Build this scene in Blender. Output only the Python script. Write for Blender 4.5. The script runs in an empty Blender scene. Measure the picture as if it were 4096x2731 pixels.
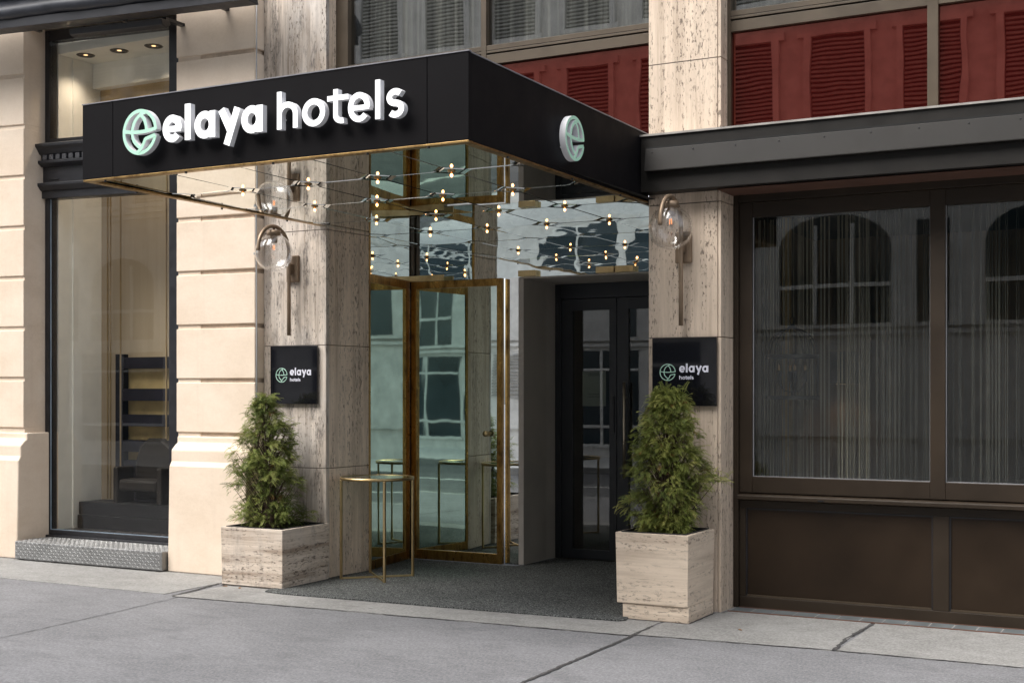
import bpy, math, random
from mathutils import Vector, Matrix
random.seed(7)
PI = math.pi
sc = bpy.context.scene
COL = sc.collection

# ------------------------------------------------------------------ materials
def newmat(name):
    m = bpy.data.materials.new(name); m.use_nodes = True
    nt = m.node_tree
    for n in list(nt.nodes): nt.nodes.remove(n)
    out = nt.nodes.new('ShaderNodeOutputMaterial')
    return m, nt, out
def N(nt, typ, **kw):
    n = nt.nodes.new(typ)
    for k, v in kw.items():
        if k in n.inputs.keys(): n.inputs[k].default_value = v
        else: setattr(n, k, v)
    return n
def c4(c): return (c[0], c[1], c[2], 1.0)
def pos(nt, scale=(1, 1, 1)):
    g = N(nt, 'ShaderNodeNewGeometry')
    mp = N(nt, 'ShaderNodeMapping'); mp.inputs['Scale'].default_value = scale
    nt.links.new(g.outputs['Position'], mp.inputs['Vector'])
    return mp.outputs['Vector']
def noise(nt, scale=(1, 1, 1), detail=4, rough=.55, s=1.0):
    n = N(nt, 'ShaderNodeTexNoise', Scale=s, Detail=detail, Roughness=rough)
    nt.links.new(pos(nt, scale), n.inputs['Vector'])
    return n.outputs['Fac']
def ramp(nt, fac, stops, interp='LINEAR'):
    r = N(nt, 'ShaderNodeValToRGB'); e = r.color_ramp.elements; r.color_ramp.interpolation = interp
    while len(e) < len(stops): e.new(.5)
    for i, (p, c) in enumerate(stops):
        e[i].position = p; e[i].color = c4(c) if not isinstance(c, (int, float)) else (c, c, c, 1)
    nt.links.new(fac, r.inputs['Fac']); return r.outputs['Color']
def mix(nt, fac, a, b, mode='MIX'):
    m = N(nt, 'ShaderNodeMix', data_type='RGBA', blend_type=mode)
    for sock, v in ((m.inputs[0], fac), (m.inputs[6], a), (m.inputs[7], b)):
        if hasattr(v, 'links') or hasattr(v, 'is_linked'): nt.links.new(v, sock)
        elif isinstance(v, (int, float)): sock.default_value = v
        else: sock.default_value = c4(v)
    return m.outputs[2]
def math_(nt, op, a, b=None):
    m = N(nt, 'ShaderNodeMath', operation=op)
    for i, v in enumerate((a, b)):
        if v is None: continue
        if isinstance(v, (int, float)): m.inputs[i].default_value = v
        else: nt.links.new(v, m.inputs[i])
    return m.outputs[0]
def bump(nt, h, strength=.3, dist=.01):
    b = N(nt, 'ShaderNodeBump', Strength=strength, Distance=dist)
    nt.links.new(h, b.inputs['Height']); return b.outputs['Normal']
def bsdf(nt, out, color=None, rough=.5, metal=0., normal=None, spec=None, coat=0., coat_rough=.05):
    p = N(nt, 'ShaderNodeBsdfPrincipled')
    if color is not None:
        if hasattr(color, 'is_linked'): nt.links.new(color, p.inputs['Base Color'])
        else: p.inputs['Base Color'].default_value = c4(color)
    if hasattr(rough, 'is_linked'): nt.links.new(rough, p.inputs['Roughness'])
    else: p.inputs['Roughness'].default_value = rough
    p.inputs['Metallic'].default_value = metal
    if spec is not None: p.inputs['Specular IOR Level'].default_value = spec
    p.inputs['Coat Weight'].default_value = coat; p.inputs['Coat Roughness'].default_value = coat_rough
    if normal is not None: nt.links.new(normal, p.inputs['Normal'])
    nt.links.new(p.outputs[0], out.inputs['Surface'])
    return p
def simple(name, color, rough=.5, metal=0., var=.12, sc_=6., bumpiness=.0, spec=None, coat=0., grain=120.):
    m, nt, out = newmat(name)
    n = noise(nt, (sc_,) * 3, 5, .6)
    lo = tuple(c * (1 - var) for c in color); hi = tuple(min(1, c * (1 + var)) for c in color)
    col = ramp(nt, n, [(.38, lo), (.62, hi)])
    nr = None
    if bumpiness: nr = bump(nt, noise(nt, (grain,) * 3, 3), bumpiness, .002)
    r = ramp(nt, noise(nt, (sc_ * 2,) * 3, 4), [(.3, max(0, rough - .06)), (.7, min(1, rough + .08))])
    bsdf(nt, out, col, r, metal, nr, spec, coat)
    return m
def travertine(name, vertical=True, light=(.66, .56, .46), dark=(.46, .37, .29), stain=0., pit=1.0, seed=0., cool=0.):
    m, nt, out = newmat(name)
    def S(a, b): return (a, a, b) if vertical else (b, b, a)
    band = noise(nt, S(13, .55), 6, .62)
    fine = noise(nt, S(55, 2.2), 4, .6)
    cloud = noise(nt, (2.3, 2.3, 1.4), 5, .6)
    col = ramp(nt, band, [(.36, dark), (.45, tuple(.45 * a + .55 * b for a, b in zip(dark, light))), (.53, light), (.64, tuple(min(1, c * 1.12) for c in light))])
    col = mix(nt, .35, col, ramp(nt, fine, [(.4, dark), (.6, light)]))
    if cool: col = mix(nt, ramp(nt, cloud, [(.42, 0.), (.62, cool)]), col, (.60, .565, .53))
    else: col = mix(nt, ramp(nt, cloud, [(.45, 0.), (.7, .35)]), col, tuple(c * .8 for c in light))
    # pits, clustered in the bands
    pn = noise(nt, S(66, 20), 3, .7)
    pm = ramp(nt, pn, [(.555, 0.), (.60, 1.)])
    cl = ramp(nt, noise(nt, S(12, .8), 4, .6), [(.44, .08), (.56, 1.)])
    pits = math_(nt, 'MULTIPLY', math_(nt, 'MULTIPLY', pm, cl), pit)
    bign = noise(nt, S(30, 4.5), 4, .7)
    bigp = math_(nt, 'MULTIPLY', ramp(nt, bign, [(.64, 0.), (.68, 1.)]), pit)
    pits = math_(nt, 'MAXIMUM', pits, math_(nt, 'MULTIPLY', bigp, cl))
    col = mix(nt, math_(nt, 'MULTIPLY', pits, .8), col, (.085, .062, .046))
    if stain:
        sn = noise(nt, (6.5, 6.5, 1.9), 7, .68)
        fs = noise(nt, (60, 60, 14), 4, .7)
        st = math_(nt, 'MULTIPLY', ramp(nt, sn, [(.50, 0.), (.62, stain)]), ramp(nt, fs, [(.38, .15), (.62, 1.)]))
        col = mix(nt, st, col, (.13, .115, .105))
    bm = math_(nt, 'SUBTRACT', math_(nt, 'MULTIPLY', fine, .25), pits)
    bsdf(nt, out, col, .55, 0., bump(nt, bm, .5, .004), .35)
    return m
def mirror(name, color, rough=.015, wav=.0, wsc=(3, 3, 3), cloudy=0.):
    m, nt, out = newmat(name)
    nr = bump(nt, noise(nt, wsc, 2, .4), wav, .02) if wav else None
    col = color
    if cloudy: col = ramp(nt, noise(nt, (5, 5, 5), 4), [(.3, tuple(c * (1 - cloudy) for c in color)), (.7, color)])
    bsdf(nt, out, col, rough, 1., nr)
    return m
def glass(name, tint=(.9, .93, .92), ior=1.9, wav=.0, wsc=(1.2, 1.2, .8), refl=(1, 1, 1)):
    m, nt, out = newmat(name)
    t = N(nt, 'ShaderNodeBsdfTransparent'); t.inputs[0].default_value = c4(tint)
    g = N(nt, 'ShaderNodeBsdfGlossy', Roughness=0.0); g.inputs['Color'].default_value = c4(refl)
    f = N(nt, 'ShaderNodeFresnel')
    gg = N(nt, 'ShaderNodeNewGeometry')   # a pane reflects the same from either side
    nt.links.new(math_(nt, 'ADD', math_(nt, 'MULTIPLY', gg.outputs['Backfacing'], 1 / ior - ior), ior), f.inputs['IOR'])
    if wav:
        nr = bump(nt, noise(nt, wsc, 2, .4), wav, .02)
        nt.links.new(nr, g.inputs['Normal'])
    x = N(nt, 'ShaderNodeMixShader')
    nt.links.new(f.outputs[0], x.inputs[0]); nt.links.new(t.outputs[0], x.inputs[1]); nt.links.new(g.outputs[0], x.inputs[2])
    nt.links.new(x.outputs[0], out.inputs['Surface'])
    return m
def emit(name, color, strength):
    m, nt, out = newmat(name)
    e = N(nt, 'ShaderNodeEmission', Strength=strength); e.inputs[0].default_value = c4(color)
    nt.links.new(e.outputs[0], out.inputs['Surface']); return m

M = {}
M['trav_L'] = travertine('travertine_weathered', True, (.66, .575, .49), (.27, .21, .16), stain=.95, cool=.55)
M['trav_R'] = travertine('travertine_cream', True, (.63, .515, .405), (.42, .33, .25), pit=1.0)
M['trav_in'] = travertine('travertine_lightened', True, (.78, .645, .51), (.50, .39, .29), pit=.9, stain=.3)  # stone colour lightened to make up for missing bulb light in the recess
M['trav_pL'] = travertine('travertine_planter_worn', False, (.66, .565, .47), (.30, .225, .165), pit=1.0, stain=.4, cool=.3)
M['trav_pR'] = travertine('travertine_planter_pale', False, (.70, .585, .465), (.47, .365, .275), pit=.7)
M['joint'] = simple('stone_joint', (.10, .08, .065), .9)
M['alu'] = simple('grey_cable', (.33, .33, .33), .5)
M['fascia'] = simple('black_composite', (.0052, .0046, .0055), .66, 0, .1, 3., .12, .10, grain=500.)
M['trim_grey'] = simple('fascia_trim', (.22, .22, .24), .4)
M['black'] = simple('black_paint', (.012, .012, .015), .38, 0, .25, 9., .15, grain=40.)
M['black_void'] = simple('dark_inside', (.012, .012, .012), .9)
M['bronze'] = simple('bronze_frame', (.026, .0172, .0102), .48, .0, .16, 2.2, .05, .3, grain=300.)
M['bronze_up'] = simple('bronze_frame_upper', (.062, .045, .028), .48, .15, .15, 3., .05)
M['panelbrown'] = simple('brown_panel', (.0225, .0138, .0078), .43, .0, .2, 1.4, .06, .22, grain=350.)
M['ledge'] = simple('grey_metal_ledge', (.0115, .0100, .0085), .5, .0, .18, 3.5, .06, .28, grain=200.)
M['ledge_top'] = simple('ledge_flashing', (.32, .30, .28), .45, .4)
M['mint'] = simple('mint_face', (.47, .80, .62), .4, 0, .02)
M['anthracite'] = simple('anthracite_door', (.012, .014, .018), .42, 0, .08)
M['reveal'] = simple('grey_render', (.40, .365, .33), .8, 0, .06, 3., .2)
M['steel'] = simple('brushed_steel', (.55, .47, .38), .3, 1.)
M['bulbmetal'] = simple('bulb_socket', (.35, .22, .10), .25, 1.)
M['bronze_lamp'] = simple('lamp_bronze', (.235, .170, .115), .42, .55, .1, 8.)
M['tread'] = simple('tread_plate', (.26, .26, .258), .45, .55, .12, 4., .08)
M['soil'] = simple('soil', (.030, .022, .016), .95, 0, .4, 25., .6, grain=60.)
M['liner'] = simple('planter_liner', (.02, .02, .022), .6)
M['bark'] = simple('bark', (.085, .055, .038), .9, 0, .3, 30., .4)
M['white_in'] = simple('shop_white_wall', (.90, .885, .82), .7, 0, .03)
M['darkfloor'] = simple('dark_floor', (.035, .03, .03), .3)
M['tile'] = simple('slate_tile', (.10, .115, .12), .55, 0, .2, 8., .1)
M['rust'] = simple('rust_edge', (.10, .045, .028), .8)
M['paper'] = simple('paper_notice', (.42, .42, .34), .8, 0, .05)
M['ink'] = simple('notice_ink', (.06, .06, .05), .8)
M['cabtop'] = simple('grey_stone', (.58, .565, .535), .8, 0, .12, 3., .3, grain=90.)
M['win_dark'] = simple('far_window_glass', (.014, .028, .036), .08, 0, .2, .7, coat=.3)
M['shutter'] = simple('far_shutter', (.30, .29, .27), .7)
M['white_frame'] = simple('far_white_frame', (.62, .61, .58), .6)
M['awning'] = simple('awning_fabric', (.022, .024, .032), .42, 0, .25, 5., .3, grain=14.)

# worn brass
def brass(name, base, dark, rough=.22):
    m, nt, out = newmat(name)
    n = noise(nt, (9, 9, 3.5), 6, .65); n2 = noise(nt, (70, 70, 30), 4, .6)
    col = ramp(nt, n, [(.33, dark), (.52, base), (.75, tuple(min(1, c * 1.15) for c in base))])
    col = mix(nt, .25, col, ramp(nt, n2, [(.35, dark), (.65, base)]))
    r = ramp(nt, n, [(.3, rough + .18), (.7, rough)])
    bsdf(nt, out, col, r, 1., bump(nt, n2, .08, .002)); return m
M['brass'] = brass('aged_brass', (.42, .25, .075), (.10, .048, .016))
M['brass_lip'] = brass('brass_lip', (.50, .33, .14), (.16, .09, .035), .32)
M['brass_clean'] = brass('satin_brass', (.62, .47, .25), (.40, .29, .14), .3)
# mirrors
M['mir_ceiling'] = mirror('ceiling_mirror', (.83, .86, .82), .010, .03, (2.2, 2.2, 2.2), .06)
M['mir_bevel'] = mirror('mirror_bevel', (.85, .89, .88), .05)
M['mir_header'] = mirror('header_mirror', (.84, .91, .90), .012, .09, (2.6, 2.6, 3.2), .05)
M['mir_door'] = mirror('door_mirror_glass', (.66, .77, .71), .015, .03, (2.5, 2.5, 1.2), .12)
M['mir_side'] = mirror('side_mirror_glass', (.64, .77, .71), .015, .05, (2.5, 2.5, 1.), .1)
M['mir_strip'] = mirror('mirror_strip', (.86, .87, .85), .015, .03)
# glazing
M['glass_shop'] = glass('shop_glass', (.985, .985, .97), 1.36, .05)
M['glass_dark'] = glass('hotel_glass', (.86, .88, .86), 1.52, .05, (1.1, 1.1, .6))
M['glass_up'] = glass('upper_glass', (.80, .81, .80), 2.3, .06, (1.1, 1.1, .8))
M['glass_door'] = glass('door_glass', (.75, .77, .76), 1.8, .03)
M['glass_globe'] = glass('globe_glass', (.97, .97, .97), 1.5)
M['glass_table'] = glass('table_glass', (.80, .90, .86), 1.9)
# red spandrel glass
m, nt, out = newmat('red_spandrel_glass')
d = N(nt, 'ShaderNodeBsdfDiffuse'); d.inputs[0].default_value = (.030, .0030, .0026, 1)
g = N(nt, 'ShaderNodeBsdfGlossy', Roughness=.012); g.inputs[0].default_value = (.74, .245, .195, 1)
nt.links.new(bump(nt, noise(nt, (1.5, 1.5, 1.1), 2, .4), .06, .02), g.inputs['Normal'])
x = N(nt, 'ShaderNodeMixShader'); x.inputs[0].default_value = .27
nt.links.new(d.outputs[0], x.inputs[1]); nt.links.new(g.outputs[0], x.inputs[2]); nt.links.new(x.outputs[0], out.inputs['Surface'])
M['red'] = m
# glossy black plaque
m, nt, out = newmat('black_glass_plaque'); bsdf(nt, out, (.006, .006, .008), .03, 0, None, .5); M['plaque'] = m
# lit letters
M['lit'] = emit('lit_letter_face', (1, 1, 1), .75)
M['halo'] = emit('letter_back_light', (.86, .93, 1), .35)
m, nt, out = newmat('letter_side'); p = bsdf(nt, out, (.80, .80, .82), .5)
M['letter_side'] = m
m, nt, out = newmat('plaque_letter'); bsdf(nt, out, (.66, .66, .74), .5); M['plaque_letter'] = m
m, nt, out = newmat('plaque_mint'); bsdf(nt, out, (.36, .56, .46), .5); M['plaque_mint'] = m
M['bulb_on'] = emit('lit_bulb', (1, .46, .16), 3.2)
M['fil_on'] = emit('lit_filament', (1, .30, .08), 1.2)
M['candle_on'] = emit('lit_candle', (1, .62, .28), .02)
M['spot_on'] = emit('spot_lens', (1, .62, .30), .9)
# plaster
m, nt, out = newmat('beige_plaster')
n = noise(nt, (1.6, 1.6, 2.4), 6, .65); f = noise(nt, (45, 45, 45), 5, .7)
col = ramp(nt, n, [(.36, (.665, .545, .425)), (.5, (.715, .595, .475)), (.64, (.745, .63, .51))])
col = mix(nt, .12, col, ramp(nt, f, [(.35, (.5, .41, .33)), (.65, (.76, .66, .55))]))
sp = noise(nt, (9, 9, 5), 6, .72)
col = mix(nt, ramp(nt, sp, [(.62, 0.), (.72, .20)]), col, (.50, .41, .325))
stk = noise(nt, (11, 11, .5), 6, .65)
col = mix(nt, ramp(nt, stk, [(.56, 0.), (.68, .13)]), col, (.52, .43, .34))
hgt = math_(nt, 'ADD', math_(nt, 'MULTIPLY', noise(nt, (5, 5, 8), 5, .6), 1.2), math_(nt, 'MULTIPLY', f, .25))
bsdf(nt, out, col, .85, 0, bump(nt, hgt, .35, .008), .25); M['plaster'] = m
M['groove'] = simple('plaster_groove', (.56, .45, .35), .9, 0, .15, 8.)
# concrete / asphalt ground
def ground_mat(name, lo, hi, speck=.5, blotch=1.):
    m, nt, out = newmat(name)
    a = noise(nt, (.9, 1.3, 1), 6, .65); b = noise(nt, (60, 38, 60), 5, .85); c = noise(nt, (6, 9, 6), 6, .7)
    col = ramp(nt, a, [(.42, tuple(x * .90 for x in lo)), (.58, tuple(x * 1.08 for x in hi))])
    col = mix(nt, .35 * blotch, col, ramp(nt, c, [(.40, tuple(x * .72 for x in lo)), (.60, tuple(x * 1.10 for x in hi))]))
    col = mix(nt, speck, col, ramp(nt, b, [(.38, tuple(x * .45 for x in lo)), (.5, tuple((x + y) / 2 for x, y in zip(lo, hi))), (.61, tuple(min(1, x * 1.6) for x in hi))]))
    st = noise(nt, (1.7, 2.6, 1), 7, .72)
    col = mix(nt, ramp(nt, st, [(.54, 0.), (.64, .4 * blotch)]), col, tuple(x * .62 for x in lo))
    vo = N(nt, 'ShaderNodeTexVoronoi', Scale=1.9); nt.links.new(pos(nt, (1, 1.2, 1)), vo.inputs['Vector'])
    col = mix(nt, ramp(nt, vo.outputs['Distance'], [(.022, .55 * blotch), (.045, 0.)]), col, tuple(x * .45 for x in lo))
    bsdf(nt, out, col, .82, 0, bump(nt, b, .35, .004), .3); return m
M['asphalt'] = ground_mat('pavement_asphalt', (.136, .1365, .1425), (.179, .179, .1865), .45)
M['slab'] = ground_mat('concrete_slab', (.205, .201, .193), (.25, .246, .237), .35, 1.)
M['road'] = ground_mat('road_asphalt', (.09, .09, .092), (.13, .13, .132), .4)
M['crack'] = simple('joint_dirt_base_strip', (.045, .043, .042), .95, 0, .4, 40.)
m, nt, out = newmat('entrance_mat')
b = noise(nt, (95, 95, 95), 3, .85); a = noise(nt, (1.8, 2.4, 1), 4)
col = ramp(nt, b, [(.36, (.017, .0175, .017)), (.50, (.066, .069, .067)), (.62, (.26, .268, .26))])
col = mix(nt, .5, col, mix(nt, 1., col, ramp(nt, a, [(.3, .6), (.7, 1.)]), 'MULTIPLY'))
bsdf(nt, out, col, .95, 0, bump(nt, b, .9, .008), .1); M['mat'] = m
# foliage
m, nt, out = newmat('cedar_leaf')
at = N(nt, 'ShaderNodeAttribute', attribute_name='tint')
p = bsdf(nt, out, at.outputs['Color'], .55, 0, None, .3)
tr = N(nt, 'ShaderNodeBsdfTranslucent'); nt.links.new(at.outputs['Color'], tr.inputs[0])
x = N(nt, 'ShaderNodeMixShader'); x.inputs[0].default_value = .28
nt.links.new(p.outputs[0], x.inputs[1]); nt.links.new(tr.outputs[0], x.inputs[2]); nt.links.new(x.outputs[0], out.inputs['Surface'])
M['leaf'] = m
# fabrics inside
def stripes(name, cols, sx=40., rough=.9):
    m, nt, out = newmat(name)
    n = noise(nt, (sx, sx * .3, .25), 4, .7)
    bsdf(nt, out, ramp(nt, n, cols), rough, 0, bump(nt, n, .3, .01)); return m
M['curtain_up'] = stripes('grey_net_curtain', [(.3, (.05, .05, .048)), (.5, (.16, .158, .148)), (.7, (.34, .335, .31))], 26.)
M['string'] = stripes('curtain_string', [(.38, (.035, .03, .026)), (.62, (.095, .085, .072))], 60.)
M['string_lightened'] = stripes('lightened_curtain_string', [(.38, (.29, .245, .19)), (.62, (.56, .49, .395))], 60.)  # lighter copy of the strings, brightness put into the colour
M['wood_in'] = stripes('warm_wood_wall', [(.3, (.10, .062, .034)), (.5, (.20, .13, .075)), (.7, (.34, .22, .13))], 14., .6)
M['brown_panel_in'] = stripes('brown_screen', [(.3, (.34, .27, .18)), (.7, (.42, .34, .24))], 6., .5)
m, nt, out = newmat('gold_mesh')
w = N(nt, 'ShaderNodeTexWave', wave_type='BANDS', bands_direction='DIAGONAL', Scale=38.); nt.links.new(pos(nt), w.inputs['Vector'])
bsdf(nt, out, mix(nt, .5, ramp(nt, noise(nt, (1.6, 1.6, 2.2), 3), [(.35, (.30, .20, .10)), (.65, (.80, .56, .26))]), ramp(nt, w.outputs['Fac'], [(.3, (.14, .10, .05)), (.7, (.5, .36, .17))])), .5)
M['goldmesh'] = m
M['shelfdark'] = simple('dark_shelf', (.010, .009, .015), .5, 0, .2, 6., 0, .2)
M['shelfgold'] = simple('ochre_backing', (.42, .31, .14), .6)
M['chair_in'] = simple('dark_leather', (.014, .011, .009), .55, 0, .2, 6., 0, .2)
M['groundsheet'] = ground_mat('ground_earth', (.10, .10, .10), (.14, .14, .14), .3)

# ------------------------------------------------------------------ mesh building
class MB:
    warp = False
    def __init__(s): s.v = []; s.f = []; s.mi = []; s.tint = None
    def add(s, vs, fs, mi=0):
        b = len(s.v); s.v += [tuple(p) for p in vs]
        for f in fs: s.f.append(tuple(b + i for i in f)); s.mi.append(mi)
        return s
    def box(s, x0, x1, y0, y1, z0, z1, mi=0):
        vs = [(x0, y0, z0), (x1, y0, z0), (x1, y1, z0), (x0, y1, z0), (x0, y0, z1), (x1, y0, z1), (x1, y1, z1), (x0, y1, z1)]
        return s.add(vs, [(0, 3, 2, 1), (4, 5, 6, 7), (0, 1, 5, 4), (1, 2, 6, 5), (2, 3, 7, 6), (3, 0, 4, 7)], mi)
    def prism(s, poly, a0, a1, axis='z', mi=0):
        """poly in the two other axes; extruded a0..a1 along axis"""
        n = len(poly)
        def mk(p, a):
            return {'z': (p[0], p[1], a), 'y': (p[0], a, p[1]), 'x': (a, p[0], p[1])}[axis]
        vs = [mk(p, a0) for p in poly] + [mk(p, a1) for p in poly]
        fs = [tuple(range(n - 1, -1, -1)), tuple(range(n, 2 * n))]
        fs += [(i, (i + 1) % n, n + (i + 1) % n, n + i) for i in range(n)]
        return s.add(vs, fs, mi)
    def tube(s, path, r, n=10, mi=0, caps=True, up=None):
        path = [Vector(p) for p in path]; rs = r if isinstance(r, (list, tuple)) else [r] * len(path)
        b = len(s.v); prev = None
        for i, p in enumerate(path):
            t = (path[min(i + 1, len(path) - 1)] - path[max(i - 1, 0)]).normalized()
            if prev is None:
                a = Vector((0, 0, 1)) if abs(t.z) < .9 else Vector((1, 0, 0))
                u = t.cross(a).normalized()
            else:
                u = (prev - t * prev.dot(t)).normalized()
            prev = u; w = t.cross(u)
            for k in range(n):
                an = 2 * PI * k / n; q = p + (u * math.cos(an) + w * math.sin(an)) * rs[i]
                s.v.append(tuple(q))
        m = len(path)
        for i in range(m - 1):
            for k in range(n):
                k2 = (k + 1) % n
                s.f.append((b + i * n + k, b + i * n + k2, b + (i + 1) * n + k2, b + (i + 1) * n + k)); s.mi.append(mi)
        if caps:
            s.f.append(tuple(b + k for k in range(n - 1, -1, -1))); s.mi.append(mi)
            s.f.append(tuple(b + (m - 1) * n + k for k in range(n))); s.mi.append(mi)
        return s
    def lathe(s, prof, c, n=24, mi=0, axis='z'):
        b = len(s.v)
        for (r, h) in prof:
            for k in range(n):
                a = 2 * PI * k / n
                if axis == 'z': s.v.append((c[0] + r * math.cos(a), c[1] + r * math.sin(a), c[2] + h))
                else: s.v.append((c[0] + r * math.cos(a), c[1] + h, c[2] + r * math.sin(a)))
        for i in range(len(prof) - 1):
            for k in range(n):
                k2 = (k + 1) % n
                s.f.append((b + i * n + k, b + i * n + k2, b + (i + 1) * n + k2, b + (i + 1) * n + k)); s.mi.append(mi)
        return s
    def build_split(s, name, mats, parent, **kw):
        par = list(range(len(s.v)))
        def find(a):
            while par[a] != a: par[a] = par[par[a]]; a = par[a]
            return a
        for f in s.f:
            for k in f[1:]: par[find(k)] = find(f[0])
        isl = {}
        for f, m in zip(s.f, s.mi): isl.setdefault(find(f[0]), []).append((f, m))
        for fs in isl.values():
            p = MB(); ix = {}
            for f, m in fs:
                for k in f:
                    if k not in ix: ix[k] = len(p.v); p.v.append(s.v[k])
                p.f.append(tuple(ix[k] for k in f)); p.mi.append(m)
            p.build(name, mats, parent, **kw)
    def build(s, name, mats, parent=None, smooth=False, bevel=0., origin=None):
        if MB.warp:
            s.v = [(x, y, z + .0109 * max(0., -(x + 7.7)) * max(0., z - 1.2)) for x, y, z in s.v]
        o0 = world_of(parent) if parent else Vector(origin or (0, 0, 0))
        me = bpy.data.meshes.new(name)
        me.from_pydata([(p[0] - o0.x, p[1] - o0.y, p[2] - o0.z) for p in s.v], [], s.f)
        if not isinstance(mats, (list, tuple)): mats = [mats]
        for m in mats: me.materials.append(m)
        if len(mats) > 1: me.polygons.foreach_set('material_index', s.mi)
        if smooth: me.polygons.foreach_set('use_smooth', [True] * len(me.polygons))
        if s.tint:
            at = me.attributes.new('tint', 'FLOAT_COLOR', 'POINT')
            at.data.foreach_set('color', [c for t in s.tint for c in t])
        me.update()
        o = bpy.data.objects.new(name, me); COL.objects.link(o)
        if parent: o.parent = parent
        else: o.location = o0
        if bevel:
            b = o.modifiers.new('bevel', 'BEVEL'); b.width = bevel; b.segments = 2; b.limit_method = 'ANGLE'; b.angle_limit = math.radians(40)
            b.harden_normals = False
        return o
def world_of(o):
    w = Vector((0, 0, 0))
    while o: w += o.location; o = o.parent
    return w
def tag(o, label=None, cat=None, group=None, kind=None):
    if label: o['label'] = label
    if cat: o['category'] = cat
    if group: o['group'] = group
    if kind: o['kind'] = kind
    return o
def thing(name, label, cat, loc, group=None):
    o = bpy.data.objects.new(name, None); COL.objects.link(o); o.location = loc; o.empty_display_size = .1
    return tag(o, label, cat, group)
def copy_tree(o, parent=None):
    c = o.copy(); COL.objects.link(c)
    if parent: c.parent = parent
    for ch in list(o.children): copy_tree(ch, c)
    return c
def rects(mb, rs, y0, y1, mi=0):
    for (x0, x1, z0, z1) in rs: mb.box(x0, x1, y0, y1, z0, z1, mi)
    return mb

# ------------------------------------------------------------------ lettering
def stroke(mb, pts, w, mapf, d0, d1, closed=False, mi=(0, 1, 2)):
    """flat band of width w along pts (u,v); mapf(u,v,d); front at d1, back at d0"""
    n = len(pts); L = []; R = []
    for i in range(n):
        if closed: a, b = pts[i - 1], pts[(i + 1) % n]
        else: a, b = pts[max(i - 1, 0)], pts[min(i + 1, n - 1)]
        tx, ty = b[0] - a[0], b[1] - a[1]; l = math.hypot(tx, ty) or 1
        k = 1.
        if 0 < i < n - 1 and not closed:
            t1 = (pts[i][0] - pts[i-1][0], pts[i][1] - pts[i-1][1]); t2 = (pts[i+1][0] - pts[i][0], pts[i+1][1] - pts[i][1])
            c = (t1[0]*t2[0] + t1[1]*t2[1]) / ((math.hypot(*t1) * math.hypot(*t2)) or 1)
            k = min(2., 1 / max(.4, math.sqrt(max(0, (1 + c) / 2))))
        nx, ny = -ty / l * w / 2 * k, tx / l * w / 2 * k
        L.append((pts[i][0] + nx, pts[i][1] + ny)); R.append((pts[i][0] - nx, pts[i][1] - ny))
    m = n if closed else n - 1
    vs = []
    for i in range(n):
        vs += [mapf(*L[i], d1), mapf(*R[i], d1), mapf(*L[i], d0), mapf(*R[i], d0)]
    fr = []; sd = []; bk = []
    for i in range(m):
        a = 4 * i; b = 4 * ((i + 1) % n)
        fr.append((a + 1, b + 1, b, a)); bk.append((a + 2, b + 2, b + 3, a + 3))
        sd += [(a, b, b + 2, a + 2), (a + 3, b + 3, b + 1, a + 1)]
    if not closed:
        sd += [(0, 2, 3, 1), (4 * (n - 1) + 1, 4 * (n - 1) + 3, 4 * (n - 1) + 2, 4 * (n - 1))]
    base = len(mb.v); mb.v += [tuple(v) for v in vs]
    for grp, k in ((fr, mi[0]), (sd, mi[1]), (bk, mi[2])):
        for f in grp: mb.f.append(tuple(base + i for i in f)); mb.mi.append(k)
def arc(cx, cy, rx, ry, a0, a1, n=28):
    return [(cx + rx * math.cos(math.radians(a0 + (a1 - a0) * i / n)), cy + ry * math.sin(math.radians(a0 + (a1 - a0) * i / n))) for i in range(n + 1)]
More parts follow.
